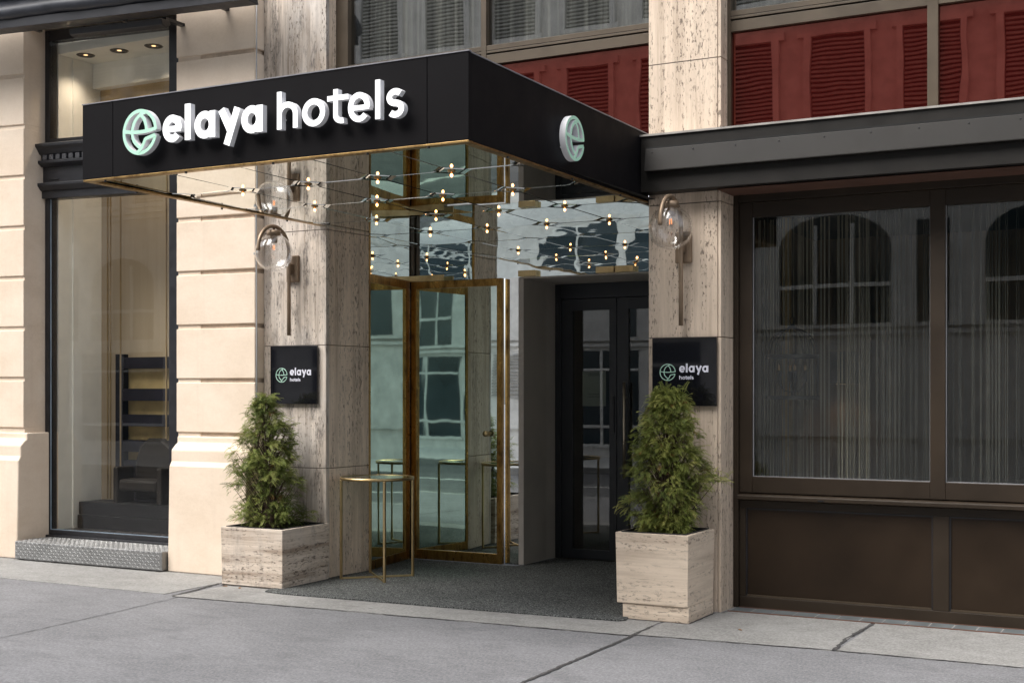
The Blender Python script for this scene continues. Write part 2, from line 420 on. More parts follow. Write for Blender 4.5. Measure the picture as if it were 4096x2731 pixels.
def letter(mb, ch, x0, x1, z0, xh, asc, w, mapf, d0, d1, mi=(0, 1, 2)):
    e = .0004
    cx = (x0 + x1) / 2; h = w / 2; ry = xh / 2 - h; rx = (x1 - x0) / 2 - h; cz = z0 + xh / 2
    S = lambda pts, k=0, ww=w, closed=False: stroke(mb, pts, ww, mapf, d0 + k * e, d1 + k * e, closed, mi)
    if ch == 'l': S([(cx, z0), (cx, z0 + asc)])
    elif ch == 'o': S(arc(cx, cz, rx, ry, 0, 348.75, 31), closed=True)
    elif ch == 'a':
        rx = (x1 - x0 - .1 * w) / 2 - h
        S(arc(x0 + h + rx, cz, rx, ry + .02 * xh, 0, 348.75, 31), closed=True)
        S([(x1 - h, z0), (x1 - h, z0 + xh)], 1)
    elif ch == 'e':
        S(arc(cx, cz, rx, ry + .02 * xh, -4, 318, 34))
        S([(x0 + h, cz - .02 * xh), (x1 - .25 * h, cz - .02 * xh)], 1, w * .82)
    elif ch == 'h':
        S([(x0 + h, z0), (x0 + h, z0 + asc)], 1)
        r2 = (x1 - x0) / 2 - h
        S([(x1 - h, z0)] + arc(cx, z0 + xh - h - r2, r2, r2, 0, 180, 20) + [(x0 + h, z0 + xh - h - r2 - .12 * xh)])
    elif ch == 't':
        sx = x0 + .40 * (x1 - x0)
        S([(sx, z0 + asc * .90), (sx, z0 + .30 * xh)] + arc(sx + .30 * xh - h * .3, z0 + .30 * xh, .30 * xh - h * .3, .30 * xh - h, 180, 285, 12)[1:])
        S([(x0, z0 + xh - h * .8), (x1, z0 + xh - h * .8)], 1, w * .92)
    elif ch == 'y':
        S([(x1 - h * 1.05, z0 + xh), (x0 + .38 * (x1 - x0), z0 - .36 * xh)], 1)
        S([(x0 + h * 1.05, z0 + xh), (x0 + .56 * (x1 - x0), z0 + .14 * xh)])
    elif ch == 's':
        ry2 = (xh - w) / 4; rx2 = rx * .98
        top = arc(cx, z0 + xh - h - ry2, rx2, ry2, 38, 270 - 12, 18)
        bot = arc(cx, z0 + h + ry2, rx2, ry2, 90 - 12, -142, 18)
        S(top + bot)
def emblem(mb, cx, cz, R, w, mapf, d0, d1, mi=(0, 1, 2)):
    r = R - w / 2; e = .0004
    def P(pts): # smooth through points in unit circle
        out = []; n = len(pts)
        for i in range(n - 1):
            p0 = pts[max(i - 1, 0)]; p1 = pts[i]; p2 = pts[i + 1]; p3 = pts[min(i + 2, n - 1)]
            for k in range(6):
                t = k / 6.
                q = [.5 * (2 * b + (c - a) * t + (2 * a - 5 * b + 4 * c - d) * t * t + (3 * b - a - 3 * c + d) * t ** 3) for a, b, c, d in zip(p0, p1, p2, p3)]
                out.append((cx + q[0] * r, cz + q[1] * r))
        out.append((cx + pts[-1][0] * r, cz + pts[-1][1] * r)); return out
    S = lambda pts, k: stroke(mb, pts, w, mapf, d0 + k * e, d1 + k * e, False, mi)
    S(arc(cx, cz, r, r, 2, 347, 60), 0)
    S(P([(-1, .10), (-.45, .02), (.1, .0), (.6, .03), (1.02, .09)]), 1)
    S(P([(.40, .92), (.02, .80), (-.32, .50), (-.47, .08), (-.40, -.32), (-.18, -.60), (.10, -.78)]), 2)
    S(P([(.02, .84), (.28, .58), (.40, .28), (.43, .02)]), 3)
    S(P([(.97, -.22), (.66, -.29), (.36, -.36)]), 4)
    S(P([(.36, -.34), (.26, -.55), (.08, -.80), (-.16, -.97)]), 3)

# ================================================================== GROUND
mb = MB(); mb.add([(-150, -150, -.135), (150, -150, -.135), (150, 150, -.135), (-150, 150, -.135)], [(0, 1, 2, 3)])
tag(mb.build('ground', M['groundsheet']), kind='structure')
mb = MB(); mb.add([(-80, -11.6, -.131), (60, -11.6, -.131), (60, -4.6, -.131), (-80, -4.6, -.131)], [(0, 1, 2, 3)])
tag(mb.build('road', M['road']), kind='structure')
mb = MB()
for x in range(-40, 20, 6): mb.box(x, x + 3, -8.2, -8.08, -.131, -.127)
tag(mb.build('road_marking', M['white_frame']), kind='structure')
mb = MB(); mb.box(-80, 60, -4.45, 4., -.3, 0)
tag(mb.build('pavement', M['asphalt']), kind='structure')
mb = MB(); mb.box(-80, 60, -4.62, -4.452, -.3, .004)
mb.box(-80, 60, -11.75, -11.6, -.3, 0.)
tag(mb.build('kerb', M['slab'], bevel=.015), kind='structure')
mb = MB(); mb.box(-80, 60, -16.2, -11.752, -.3, -.006)
tag(mb.build('far_pavement', M['white_frame']), kind='structure')  # pavement whitened so the mirrors show it as bright streaks
# pale concrete slabs along the facade, uneven edge
def wob(x, a=.012): return a * (math.sin(x * 7.3) * .6 + math.sin(x * 17.1 + 1) * .4 + math.sin(x * 41) * .3)
mb = MB()
def slab_piece(x0, x1, yf0, yf1):
    n = max(4, int((x1 - x0) / .08)); top = []
    for i in range(n + 1):
        x = x0 + (x1 - x0) * i / n; top.append((x, yf0 + (yf1 - yf0) * i / n + wob(x, .008)))
    poly = top + [(x1, .34), (x0, .34)]
    mb.prism(poly, -.02, .0045, 'z')
slab_piece(-7.13, -3.335, -1.30, -1.14)
slab_piece(-3.312, -2.035, -1.10, -1.005)
slab_piece(-2.005, 1.6, -1.0, -.97)
slab_piece(-14., -7.27, -1.18, -1.24)
tag(mb.build('pavement_slab', M['slab']), kind='structure')
def crack(mb, pts, w0=.010, w1=.022, z=.0055, seed=1, step=.04):
    rr = random.Random(seed); L = []; R = []
    for i in range(len(pts) - 1):
        a, b = pts[i], pts[i + 1]; d = math.hypot(b[0] - a[0], b[1] - a[1]); n = max(1, int(d / step))
        nx, ny = -(b[1] - a[1]) / d, (b[0] - a[0]) / d
        for k in range(n + (i == len(pts) - 2)):
            t = k / n; x = a[0] + (b[0] - a[0]) * t; y = a[1] + (b[1] - a[1]) * t
            o = rr.uniform(-.006, .006); w = rr.uniform(w0, w1) / 2
            L.append((x + nx * (o + w), y + ny * (o + w), z)); R.append((x + nx * (o - w), y + ny * (o - w), z))
    n = len(L); mb.add(L + R, [(n + i, n + i + 1, i + 1, i) for i in range(n - 1)])
mb = MB()
crack(mb, [(-7.13, -1.303), (-5.676, -1.235), (-3.33, -1.142)], .008, .02, seed=2)
crack(mb, [(-3.31, -1.10), (-2.03, -1.004), (-.92, -.992), (1.6, -.972)], .006, .018, seed=3)
crack(mb, [(-3.324, -.74), (-3.312, -1.14), (-3.305, -4.45)], .018, .030, z=.006, seed=4)
crack(mb, [(-2.02, -1.0), (-2.05, -.6), (-2.01, .05)], .012, .034, seed=5)
crack(mb, [(-7.14, -1.29), (-7.2, -.9), (-7.262, -.60)], .012, .04, seed=6)
tag(mb.build('pavement_joint', M['crack']), kind='structure')
mb = MB()
crack(mb, [(-7.06, -1.33), (-6.98, -2.2), (-6.92, -3.1), (-6.85, -4.45)], .004, .014, z=.0035, seed=8)
tag(mb.build('pavement_crack', simple('hairline_crack', (.09, .088, .09), .95, 0, .4, 20.)), kind='structure')

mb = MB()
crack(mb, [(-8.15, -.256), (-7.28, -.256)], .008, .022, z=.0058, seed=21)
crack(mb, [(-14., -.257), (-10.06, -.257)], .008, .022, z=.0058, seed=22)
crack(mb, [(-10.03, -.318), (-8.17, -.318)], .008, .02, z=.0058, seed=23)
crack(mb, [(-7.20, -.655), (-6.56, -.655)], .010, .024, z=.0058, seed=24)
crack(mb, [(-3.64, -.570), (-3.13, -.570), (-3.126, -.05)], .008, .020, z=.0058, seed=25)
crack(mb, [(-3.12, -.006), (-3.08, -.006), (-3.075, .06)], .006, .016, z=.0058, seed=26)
tag(mb.build('base_strip', M['crack']), kind='structure')  # thin uneven dark strips along the wall, step and planter feet
for i, (x, y, r_, lb_) in enumerate(((-7.10, -.72, .3, 'small brown dry leaf on the slab at the left corner of the lower planter'), (-6.93, -.735, 1.9, 'small curled dry leaf on the slab before the middle of the lower planter'), (-2.75, -.62, 2.6, 'small dry leaf on the slab before the right bronze panels'))):
    mb = MB(); ca, sa = math.cos(r_), math.sin(r_)
    pts = [(-.022, 0, .0062), (-.008, .011, .010), (.010, .010, .013), (.024, 0, .0075), (.010, -.010, .011), (-.008, -.010, .008)]
    vs = [(x + a * ca - b * sa, y + a * sa + b * ca, c) for a, b, c in pts]; vs += [(a, b, c - .0012) for a, b, c in vs]
    mb.add(vs, [(0, 5, 4, 3, 2, 1)[::-1], (6, 7, 8, 9, 10, 11)[::-1]] + [(k, (k + 1) % 6, 6 + (k + 1) % 6, 6 + k) for k in range(6)])
    tag(mb.build('fallen_leaf', simple('dry_leaf', (.20, .10, .04), .8, 0, .3, 60.), origin=(x, y, .005)), lb_, 'leaf', 'dry leaves on the pavement')

# entrance mat (a thing lying on the slabs)
mb = MB()
poly = [(-6.62, -.80), (-6.40, -.835), (-5.6, -.80), (-4.6, -.765), (-3.60, -.70), (-3.565, -.64), (-3.60, -.50), (-3.64, -.3), (-3.66, 2.14), (-5.47, 2.14), (-5.54, 1.44), (-6.68, 1.44), (-6.60, .57), (-6.60, -.60), (-6.66, -.68)]
mb.prism(poly, .0047, .017)
tag(mb.build('entrance_mat', M['mat'], origin=(-5.1, 0, 0), bevel=.004), 'dark grey speckled entrance mat running from the doors out between the planters', 'doormat')

# ================================================================== PLASTER BUILDING (left)
MB.warp = True
pb = thing('plaster_building', 'cream plaster facade with horizontal grooves, left of the travertine hotel entrance', 'building', (-9.1, .1, 0))
GY = .024   # groove depth
def rust_wall(x0, x1, yf, zs, ztop, side_r=None):
    """blocks with recessed grooves between zs"""
    w = MB(); g = MB()
    zz = [zs[0]] + list(zs[1:]) + [ztop]
    for a, b in zip(zz[:-1], zz[1:]):
        w.prism([(x0, a + .019), (x0, b - .019), (x1, b - .019), (x1, a + .019)], yf, yf + .5, 'y')
    g.box(x0 + GY, x1 - GY, yf + GY, yf + .49, zs[0] - .02, ztop - .01)
    return w, g
gz = [1.223 + .4777 * k for k in range(14)]
w, g = rust_wall(-8.17, -7.276, -.12, gz, gz[-1] + .4777)
o = w.build('wall', M['plaster'], pb, bevel=.006); g.build('wall_groove', M['groove'], o)
gzL = [1.235 + .4777 * k for k in range(14)]
w, g = rust_wall(-14., -10.118, -.12, gzL, gzL[-1] + .4777)
o = w.build('wall', M['plaster'], pb, bevel=.006); g.build('wall_groove', M['groove'], o)
# wall over the opening, soffit
mb = MB(); mb.box(-10.10, -8.18, -.10, .60, 5.075, 7.9)
mb.build('lintel', M['plaster'], pb, bevel=.01)
# reveals left / right of the window
mb = MB(); mb.box(-10.60, -10.119, -.105, .62, 0.02, 5.07); mb.build('window_reveal', M['plaster'], pb)
mb = MB(); mb.box(-8.16, -7.9, -.105, .62, 0.02, 5.07); mb.build('window_reveal', M['plaster'], pb)
# plinth with sloped top
def plinth(x0, x1, cap0, cap1):
    m = MB()
    prof = [(-.25, 0.), (-.232, .94), (-.205, .985), (-.205, 1.085), (-.150, 1.135), (-.128, 1.145), (-.128, 1.205), (.30, 1.205), (.30, 0.)]
    m.prism([(y, z) for y, z in prof], x0, x1, 'x')
    return m
plinth(-8.155, -7.279, 0, 0).build('plinth', M['plaster'], pb, bevel=.012)
plinth(-14., -10.06, 0, 0).build('plinth', M['plaster'], pb, bevel=.012)
# --- shop window
sw = MB()
rects(sw, [(-10.112, -10.055, .17, 5.06), (-8.50, -8.15, .17, 5.06)], .14, .24)          # jambs
rects(sw, [(-10.055, -8.50, 4.96, 5.06), (-10.055, -8.50, .17, .246), (-10.055, -8.50, 3.93, 4.02), (-10.055, -8.5, 3.443, 3.50)], .143, .243)
sw.box(-10.09, -8.4, .10, .139, .168, .20)
swo = sw.build('shop_window', M['black'], pb, bevel=.004)
tag(swo, 'black framed tall shop window')
mb = MB(); mb.box(-10.054, -8.501, .165, .175, .247, 3.442); mb.build('pane', M['glass_shop'], swo)
mb = MB(); mb.box(-10.054, -8.501, .165, .175, 4.021, 4.959); mb.build('pane', M['glass_shop'], swo)
# cornice, fascia box and lower moulding between the panes
mb = MB()
mb.prism([(.14, 3.985), (.13, 3.985), (.02, 3.955), (.02, 3.93), (.045, 3.905), (.075, 3.86), (.10, 3.855), (.10, 3.80), (.055, 3.80), (.055, 3.775), (.10, 3.745), (.14, 3.745)], -10.19, -8.2, 'x')
mb.build('cornice', M['black'], swo, bevel=.003)
mb = MB()
for k in range(22):
    x = -10.06 + k * .088; mb.box(x, x + .055, .062, .101, 3.806, 3.853)
mb.build_split('dentil', simple('worn_black_paint', (.045, .045, .05), .45), swo)
mb = MB(); mb.box(-10.11, -8.2, .115, .139, 3.595, 3.744); mb.box(-10.04, -9.9, .108, .114, 3.62, 3.632); mb.build('fascia_board', M['black'], swo)
mb = MB()
mb.prism([(.139, 3.593), (.05, 3.585), (.05, 3.56), (.085, 3.52), (.105, 3.51), (.105, 3.445), (.139, 3.445)], -10.14, -8.2, 'x')
mb.build('moulding', M['black'], swo, bevel=.003)
# blue-grey sealant line at the glass edge
mb = MB(); rects(mb, [(-10.054, -10.047, .247, 3.442), (-10.047, -8.501, .247, .253)], .155, .164)
mb.build('glazing_bead', simple('bead', (.22, .28, .34), .4), swo)
# --- interior of the shop
MB.warp = False
si = thing('shop_interior', 'pale walled display room with brown screen seen through the left shop window', 'shop interior', (-9.1, 1.2, .2))
mb = MB()
mb.box(-10.3, -10.057, .26, .44, .2, 5.25); mb.box(-10.3, -10.045, .4405, .82, .2, 5.25)          # white side wall with a shallow return
mb.build('white_wall', M['white_in'], si)
mb = MB(); mb.box(-10.044, -7.3, .25, 1.2, 4.95, 5.04); mb.box(-10.044, -7.3, .70, .80, 4.70, 4.949); mb.build('ceiling', M['white_in'], si)
mb = MB(); mb.box(-10.3, -7.3, .245, 3., .15, .235); mb.build('floor', M['darkfloor'], si)
mb = MB(); mb.box(-10.3, -7.2, 1.02, 1.08, .40, 4.12); mb.build('brown_screen', M['brown_panel_in'], si)
mb = MB(); mb.prism([(.80, 4.35), (1.10, 4.10), (1.12, 4.12), (.82, 4.72), (.80, 4.72)], -10.04, -7.3, 'x'); mb.build('gold_mesh_blind', M['goldmesh'], si)
mb = MB(); mb.box(-7.3, -7.2, .26, 3., .2, 5.); mb.box(-10.3, -7.2, 1.4, 1.5, .236, 5.0)
mb.build('back_wall', simple('brown_back', (.10, .078, .05), .7), si)
mb = MB()
for x in (-10.01, -9.97, -9.83, -9.21): mb.box(x, x + .011, .86, .872, .5, 4.34)
mb.build_split('brass_rod', simple('gold_rod', (.26, .18, .08), .6), si)
sh = MB(); sh.box(-9.93, -9.84, .90, .99, .42, 1.99)
for z, h in ((1.84, .115), (1.51, .125), (1.25, .12), (.99, .12)): sh.box(-9.839, -8.2, .89, .985, z, z + h)
sho = sh.build('display_shelf', M['shelfdark'], si)
mb = MB(); mb.box(-9.92, -8.2, 1.0, 1.015, .42, 1.955); mb.build('ochre_board', M['shelfgold'], sho)
mb = MB(); mb.box(-9.838, -8.2, .93, .98, .42, .90); mb.build('lower_board', M['shelfdark'], sho)
mb = MB(); mb.box(-10.0, -8.2, .45, .80, .236, .37); mb.box(-10.0, -8.2, .47, .80, .372, .50); mb.build('black_platform', simple('gloss_black_step', (.006, .006, .007), .5, 0, .1, 4., 0, .15), si, bevel=.006)
# armchair silhouette inside
ch = thing('armchair', 'dark leather armchair with rounded back inside the left shop window', 'chair', (-9.28, .70, .50))
mb = MB(); mb.prism([(-9.52, .52), (-9.51, .90), (-9.45, 1.06), (-9.34, 1.14), (-9.16, 1.14), (-9.04, 1.06), (-8.98, .90), (-8.98, .52)], .74, .82, 'y'); mb.build('backrest', M['chair_in'], ch, bevel=.03)
mb = MB(); mb.box(-9.50, -9.0, .50, .739, .62, .74); mb.build('seat', M['chair_in'], ch, bevel=.03)
for x in (-9.57, -9.0):
    mb = MB(); mb.box(x, x + .065, .50, .739, .503, .86); mb.build('armrest', M['chair_in'], ch, bevel=.02)
# recessed spots
d0 = thing('recessed_spotlight', 'leftmost of three round recessed spotlights in the shop window ceiling', 'ceiling light', (-9.83, .40, 4.95), 'recessed spots above the shop window')
mb = MB(); mb.lathe([(.058, -.001), (.085, -.006), (.090, -.001)], (-9.83, .40, 4.95), 28); mb.build('trim_ring', simple('spot_ring', (.06, .05, .04), .4), d0, True)
mb = MB(); mb.lathe([(.0, -.002), (.058, -.0015)], (-9.83, .40, 4.95), 24); mb.build('reflector', simple('spot_cup', (.05, .03, .018), .25, .7), d0, True)
mb = MB(); mb.lathe([(.0, -.006), (.022, -.004)], (-9.82, .39, 4.95), 16); mb.build('lens', M['spot_on'], d0)
for i, nm in ((1, 'middle one of three round recessed spotlights in the shop window ceiling'), (2, 'rightmost of three round recessed spotlights in the shop window ceiling')):
    c = copy_tree(d0); c.location = (-9.83 + .42 * i, .40 + .03 * i, 4.95); c['label'] = nm
for i in range(3):
    l_ = bpy.data.lights.new('recessed_lamp', 'SPOT'); l_.energy = 10.; l_.color = (1, .82, .62); l_.spot_size = math.radians(112); l_.spot_blend = .9; l_.shadow_soft_size = .06
    lo_ = bpy.data.objects.new('recessed_lamp', l_); COL.objects.link(lo_); lo_.location = (-9.83 + .42 * i, .40 + .03 * i, 4.935)
# awning (folded) and heater bar
aw = thing('awning', 'folded black fabric awning with metal front bar above the shop window', 'awning', (-9.5, -.4, 5.1))
def aw_z(x): return -.048 * (x + 10.)
mb = MB(); prof = [(-.62, .005), (-.62, .085), (-.50, .095), (-.47, .0)]
def sweep(prof, x0, x1, n, zoff, wv=0.):
    m = MB(); k = len(prof)
    for i in range(n + 1):
        x = x0 + (x1 - x0) * i / n
        for j, (y, z) in enumerate(prof):
            q = wv * (math.sin(x * 6 + j * 1.3) + .6 * math.sin(x * 13.7 + j * 2.1)) if wv else 0
            m.v.append((x, y + q, z + zoff + aw_z(x) + q * .5))
    for i in range(n):
        for j in range(k):
            a = i * k + j; b = i * k + (j + 1) % k; m.f.append((a, b, b + k, a + k)); m.mi.append(0)
    m.f.append(tuple(range(k - 1, -1, -1))); m.mi.append(0); m.f.append(tuple(n * k + j for j in range(k))); m.mi.append(0)
    return m
sweep(prof, -14, -6.95, 2, 4.965).build('front_bar', simple('awning_bar', (.018, .018, .022), .4), aw, bevel=.004)
sweep([(-.63, .09), (-.68, .13), (-.66, .19), (-.60, .25), (-.45, .34), (-.30, .36), (-.28, .18), (-.45, .09)], -14, -6.95, 90, 4.965, .007).build('folded_fabric', M['awning'], aw, True)
sweep([(-.30, .30), (-.80, .50), (-.82, .47), (-.30, .22)], -14, -6.95, 2, 5.02).build('cover_board', simple('awning_cover', (.30, .31, .33), .5), aw)
mb = MB()
for x in (-9.9, -8.8, -7.6):
    mb.box(x, x + .04, -.45, -.12, 5.06 + aw_z(x), 5.10 + aw_z(x))
mb.build_split('arm', M['black'], aw)
hb = thing('heater_bar', 'long black heater bar fixed under the awning over the shop window', 'heater', (-8.6, -.36, 4.93))
sweep([(-.36, -.02), (-.42, .0), (-.43, .05), (-.33, .06), (-.31, .02)], -9.18, -8.06, 2, 4.91).build('housing', M['black'], hb, bevel=.006)
mb = MB()
for x in (-9.1, -8.12): mb.box(x, x + .05, -.36, -.10, 4.965 + aw_z(x), 4.99 + aw_z(x))
mb.build_split('bracket', M['black'], hb)

# tread-plate step
st = MB(); st.box(-10.02, -8.165, -.31, .10, .012, .181)
sto = st.build('tread_plate_step', M['tread'], origin=(-9.1, -.1, 0), bevel=.006)
tag(sto, 'low grey diamond tread plate step under the left shop window', 'step')
mb = MB()
def lug(mb, c, ax, ay, nrm, L=.022, W=.0055, H=.0028):
    c = Vector(c); ax = Vector(ax); ay = Vector(ay); nrm = Vector(nrm)
    mb.add([c - ax * L, c - ax * L * .5 + ay * W, c + ax * L * .5 + ay * W, c + ax * L, c + ax * L * .5 - ay * W, c - ax * L * .5 - ay * W, c - ax * L * .45 + nrm * H, c + ax * L * .45 + nrm * H],
           [(0, 6, 1), (1, 6, 7, 2), (2, 7, 3), (3, 7, 4), (4, 7, 6, 5), (5, 6, 0)])
s2 = math.sqrt(.5); i = 0
for ix in range(60):
    for iz in range(6):
        x = -10.0 + ix * .031; z = .028 + iz * .028
        if x > -8.18 or z > .172: continue
        sgn = 1 if (ix + iz) % 2 else -1
        lug(mb, (x, -.3101, z), (s2, 0, s2 * sgn), (-s2 * sgn, 0, s2), (0, -1, 0), .0165, .005, .0030)
    for iy in range(13):
        x = -10.0 + ix * .031; y = -.295 + iy * .031
        if x > -8.18 or y > .08: continue
        sgn = 1 if (ix + iy) % 2 else -1
        lug(mb, (x, y, .1811), (s2, s2 * sgn, 0), (-s2 * sgn, s2, 0), (0, 0, 1), .0165, .005, .0030)
lo = mb.build('raised_tread', M['tread'], sto); tag(lo, kind='stuff')

# thin cable
mb = MB(); mb.tube([(-7.248, -.135, .9), (-7.244, -.135, 2.0), (-7.25, -.135, 3.4), (-7.244, -.135, 5.0)], .0065, 8)
co = mb.build('wall_cable', M['alu'], origin=(-7.246, -.135, 0), smooth=True)
tag(co, 'thin grey cable running down the plaster edge beside the left pier', 'cable')
mb = MB(); mb.lathe([(0, -.012), (.012, -.012), (.014, 0), (.012, .01), (0, .01)], (-7.262, -.135, 2.80), 10); mb.build('cable_clip', M['alu'], co)

# ================================================================== PIERS
seams = [0.0, .95, 2.0, 2.985, 4.03, 5.05, 6.1, 7.2, 8.3]
def pier(name, label, poly, mat_, zs=seams):
    t = thing(name, label, 'pier', (sum(p[0] for p in poly) / len(poly), .25, 0))
    cx = sum(p[0] for p in poly) / len(poly); cy = sum(p[1] for p in poly) / len(poly)
    core = MB(); core.prism([(cx + (x - cx) * .97, cy + (y - cy) * .97) for x, y in poly], 0.002, zs[-1] - .01); core.build('core', M['joint'], t)
    for a, b in zip(zs[:-1], zs[1:]):
        s = MB(); s.prism(poly, a + (.0025 if a else 0), b - .0025); s.build('stone_panel', mat_, t, bevel=.003)
    return t
pL = pier('travertine_pier', 'left travertine pier, greyer and dark stained, beside the cream plaster wall', [(-7.273, 0), (-6.606, 0), (-6.604, .045), (-7.273, .045)], M['trav_L'])
mb = MB()
for a, b in zip(seams[:-1], seams[1:]):
    mb.prism([(-7.26, .046), (-6.605, .046), (-6.556, .57), (-7.26, .57)], a + (.0025 if a else 0), b - .0025)
mb.build('return_panel', M['trav_in'], pL, bevel=.003)
pR = pier('travertine_pier', 'right travertine pier, warm cream with fine pits, left of the dark bronze windows', [(-3.657, 0), (-3.122, 0), (-3.122, .045), (-3.659, .045)], M['trav_R'])
mb = MB()
for a, b in zip(seams[:-1], seams[1:]):
    mb.prism([(-3.118, .003), (-3.096, .003), (-3.086, .27), (-3.118, .27)], a + (.0025 if a else 0), b - .003)
mb.build('side_panel', M['trav_R'], pR, bevel=.003)
mb = MB()
for a, b in zip(seams[:-1], seams[1:]):
    mb.prism([(-3.660, .046), (-3.119, .046), (-3.119, .57), (-3.70, .57)], a + (.0025 if a else 0), b - .0025)
mb.build('return_panel', M['trav_in'], pR, bevel=.003)

# ================================================================== CANOPY
cn = thing('entrance_canopy', 'black box canopy with mirrored underside projecting over the hotel entrance', 'canopy', (-5.15, -1.3, 3.0))
XL, XR, YF = -6.645, -3.659, -2.69
mb = MB()
for a, b in ((XL, -6.373), (-6.369, -3.935), (-3.931, XR)): mb.box(a, b, YF, YF + .03, 3.022, 3.520)
mb.build('front_fascia', M['fascia'], cn, bevel=.002)
mb = MB(); mb.box(XR - .03, XR, YF + .0305, -.0, 3.020, 3.515); mb.build('side_fascia', M['fascia'], cn, bevel=.002)
mb = MB(); mb.box(XL, XL + .03, YF + .0305, -.0, 3.022, 3.515); mb.build('side_fascia', M['fascia'], cn, bevel=.002)
mb = MB(); mb.box(XL + .031, XR - .031, YF + .031, 0., 3.06, 3.50); mb.build('deck', M['black_void'], cn)
mb = MB(); mb.box(XL - .004, XR + .004, YF - .004, YF + .03, 3.5205, 3.527); mb.box(XR - .03, XR + .004, YF + .031, 0, 3.5155, 3.522); mb.box(XL - .004, XL + .03, YF + .031, 0, 3.5155, 3.522)
mb.build('edge_trim', M['trim_grey'], cn)
mb = MB()
mb.box(XL + .002, XR - .002, YF + .002, YF + .055, 3.008, 3.0205)
mb.box(XR - .055, XR - .002, YF + .0555, -.002, 3.006, 3.0185)
mb.box(XL + .002, XL + .06, YF + .0555, -.002, 3.008, 3.0205)
mb.build('brass_lip', M['brass_lip'], cn, bevel=.002)
mb = MB()
for x in (-6.45, -5.75, -5.05, -4.35, -3.93): mb.lathe([(0, -.012), (.008, -.012), (.008, 0)], (x, YF + .012, 3.008), 8)
for y in (-2.2, -1.3, -.5):
    for x in (XL + .012, XR - .012): mb.lathe([(0, -.012), (.008, -.012), (.008, 0)], (x, y, 3.006), 8)
mb.build_split('screw', M['black'], cn)
# mirrored ceiling: octagonal bevelled panels with small diamonds at the nodes
def cz_(y): return 3.008 - .0085 * y
XC = [-6.56, -5.99, -5.42, -4.85, -4.28, -3.71]; YC = [-2.67, -1.83, -.99, -.15, .69, 1.53]
B0x, B1x, B0y, B1y = -6.585, -3.715, -2.634, 1.518
HD = .105
mm = MB(); rr = random.Random(3)
def clip(poly, f):
    out = []
    for i in range(len(poly)):
        a, b = poly[i - 1], poly[i]; fa, fb = f(a), f(b)
        if (fa >= 0) != (fb >= 0):
            t = fa / (fa - fb); out.append((a[0] + (b[0] - a[0]) * t, a[1] + (b[1] - a[1]) * t))
        if fb >= 0: out.append(b)
    return out
def bounds_clip(p):
    for f in (lambda q: q[0] + 6.57 + .030 * (q[1] + 2.63), lambda q: B1x - q[0], lambda q: q[1] - B0y, lambda q: B1y - q[1]):
        p = clip(p, f)
        if len(p) < 3: return []
    return p
def inset(poly, k, c): # shrink convex polygon by moving edges in by k
    n = len(poly); out = []
    lines = []
    for i in range(n):
        a, b = poly[i], poly[(i + 1) % n]; l = math.hypot(b[0]-a[0], b[1]-a[1])
        nx, ny = -(b[1]-a[1])/l, (b[0]-a[0])/l
        diag = abs(nx) > .2 and abs(ny) > .2
        kk = k * (3.6 if diag else 1.)
        lines.append((a[0]+nx*kk, a[1]+ny*kk, b[0]-a[0], b[1]-a[1]))
    for i in range(n):
        x1, y1, dx1, dy1 = lines[i - 1]; x2, y2, dx2, dy2 = lines[i]
        den = dx1 * dy2 - dy1 * dx2
        if abs(den) < 1e-9: out.append((x2, y2)); continue
        t = ((x2 - x1) * dy2 - (y2 - y1) * dx2) / den; out.append((x1 + dx1 * t, y1 + dy1 * t))
    return out
def ceil_panel(poly, bev, gap=.0016):
    p = bounds_clip(poly)
    # drop duplicate points
    q = [p[i] for i in range(len(p)) if math.hypot(p[i][0]-p[i-1][0], p[i][1]-p[i-1][1]) > .004] if p else []
    if len(q) < 3: return
    area = sum(q[i-1][0]*q[i][1]-q[i][0]*q[i-1][1] for i in range(len(q)))
    if abs(area) < .002: return
    if area < 0: q = q[::-1]
    q = inset(q, gap, None); inn = inset(q, bev, None)
    cx = sum(a for a, b in q) / len(q); cy = sum(b for a, b in q) / len(q)
    sx, sy = rr.uniform(-.004, .004), rr.uniform(-.004, .004)
    zf = lambda x, y, up: cz_(y) + sx * (x - cx) + sy * (y - cy) + up
    n = len(q)
    vs = [(x, y, zf(x, y, .006)) for x, y in q] + [(x, y, zf(x, y, 0)) for x, y in inn]
    mm.add(vs, [tuple(range(2 * n - 1, n - 1, -1))], 0)
    mm.add(vs, [(i, (i + 1) % n, n + (i + 1) % n, n + i)[::-1] for i in range(n)], 1)
xs = [XC[0] - .57] + XC + [XC[-1] + .57]; ys = [YC[0] - .84] + YC + [YC[-1] + .84]
for i in range(len(xs) - 1):
    for j in range(len(ys) - 1):
        x0, x1, y0, y1 = xs[i], xs[i + 1], ys[j], ys[j + 1]; h = HD
        ceil_panel([(x0 + h, y0), (x1 - h, y0), (x1, y0 + h), (x1, y1 - h), (x1 - h, y1), (x0 + h, y1), (x0, y1 - h), (x0, y0 + h)], .008)
for x in XC:
    for y in YC:
        ceil_panel([(x - HD, y), (x, y - HD), (x + HD, y), (x, y + HD)], .0012)
mm.build('mirror_ceiling', [M['mir_ceiling'], M['mir_bevel']], cn)
mb = MB(); mb.add([(-6.61, -2.63, 3.05), (-3.69, -2.63, 3.05), (-3.55, 1.52, 3.02), (-6.72, 1.52, 3.02)], [(3, 2, 1, 0)])
mb.build('ceiling_backing', M['black_void'], cn)
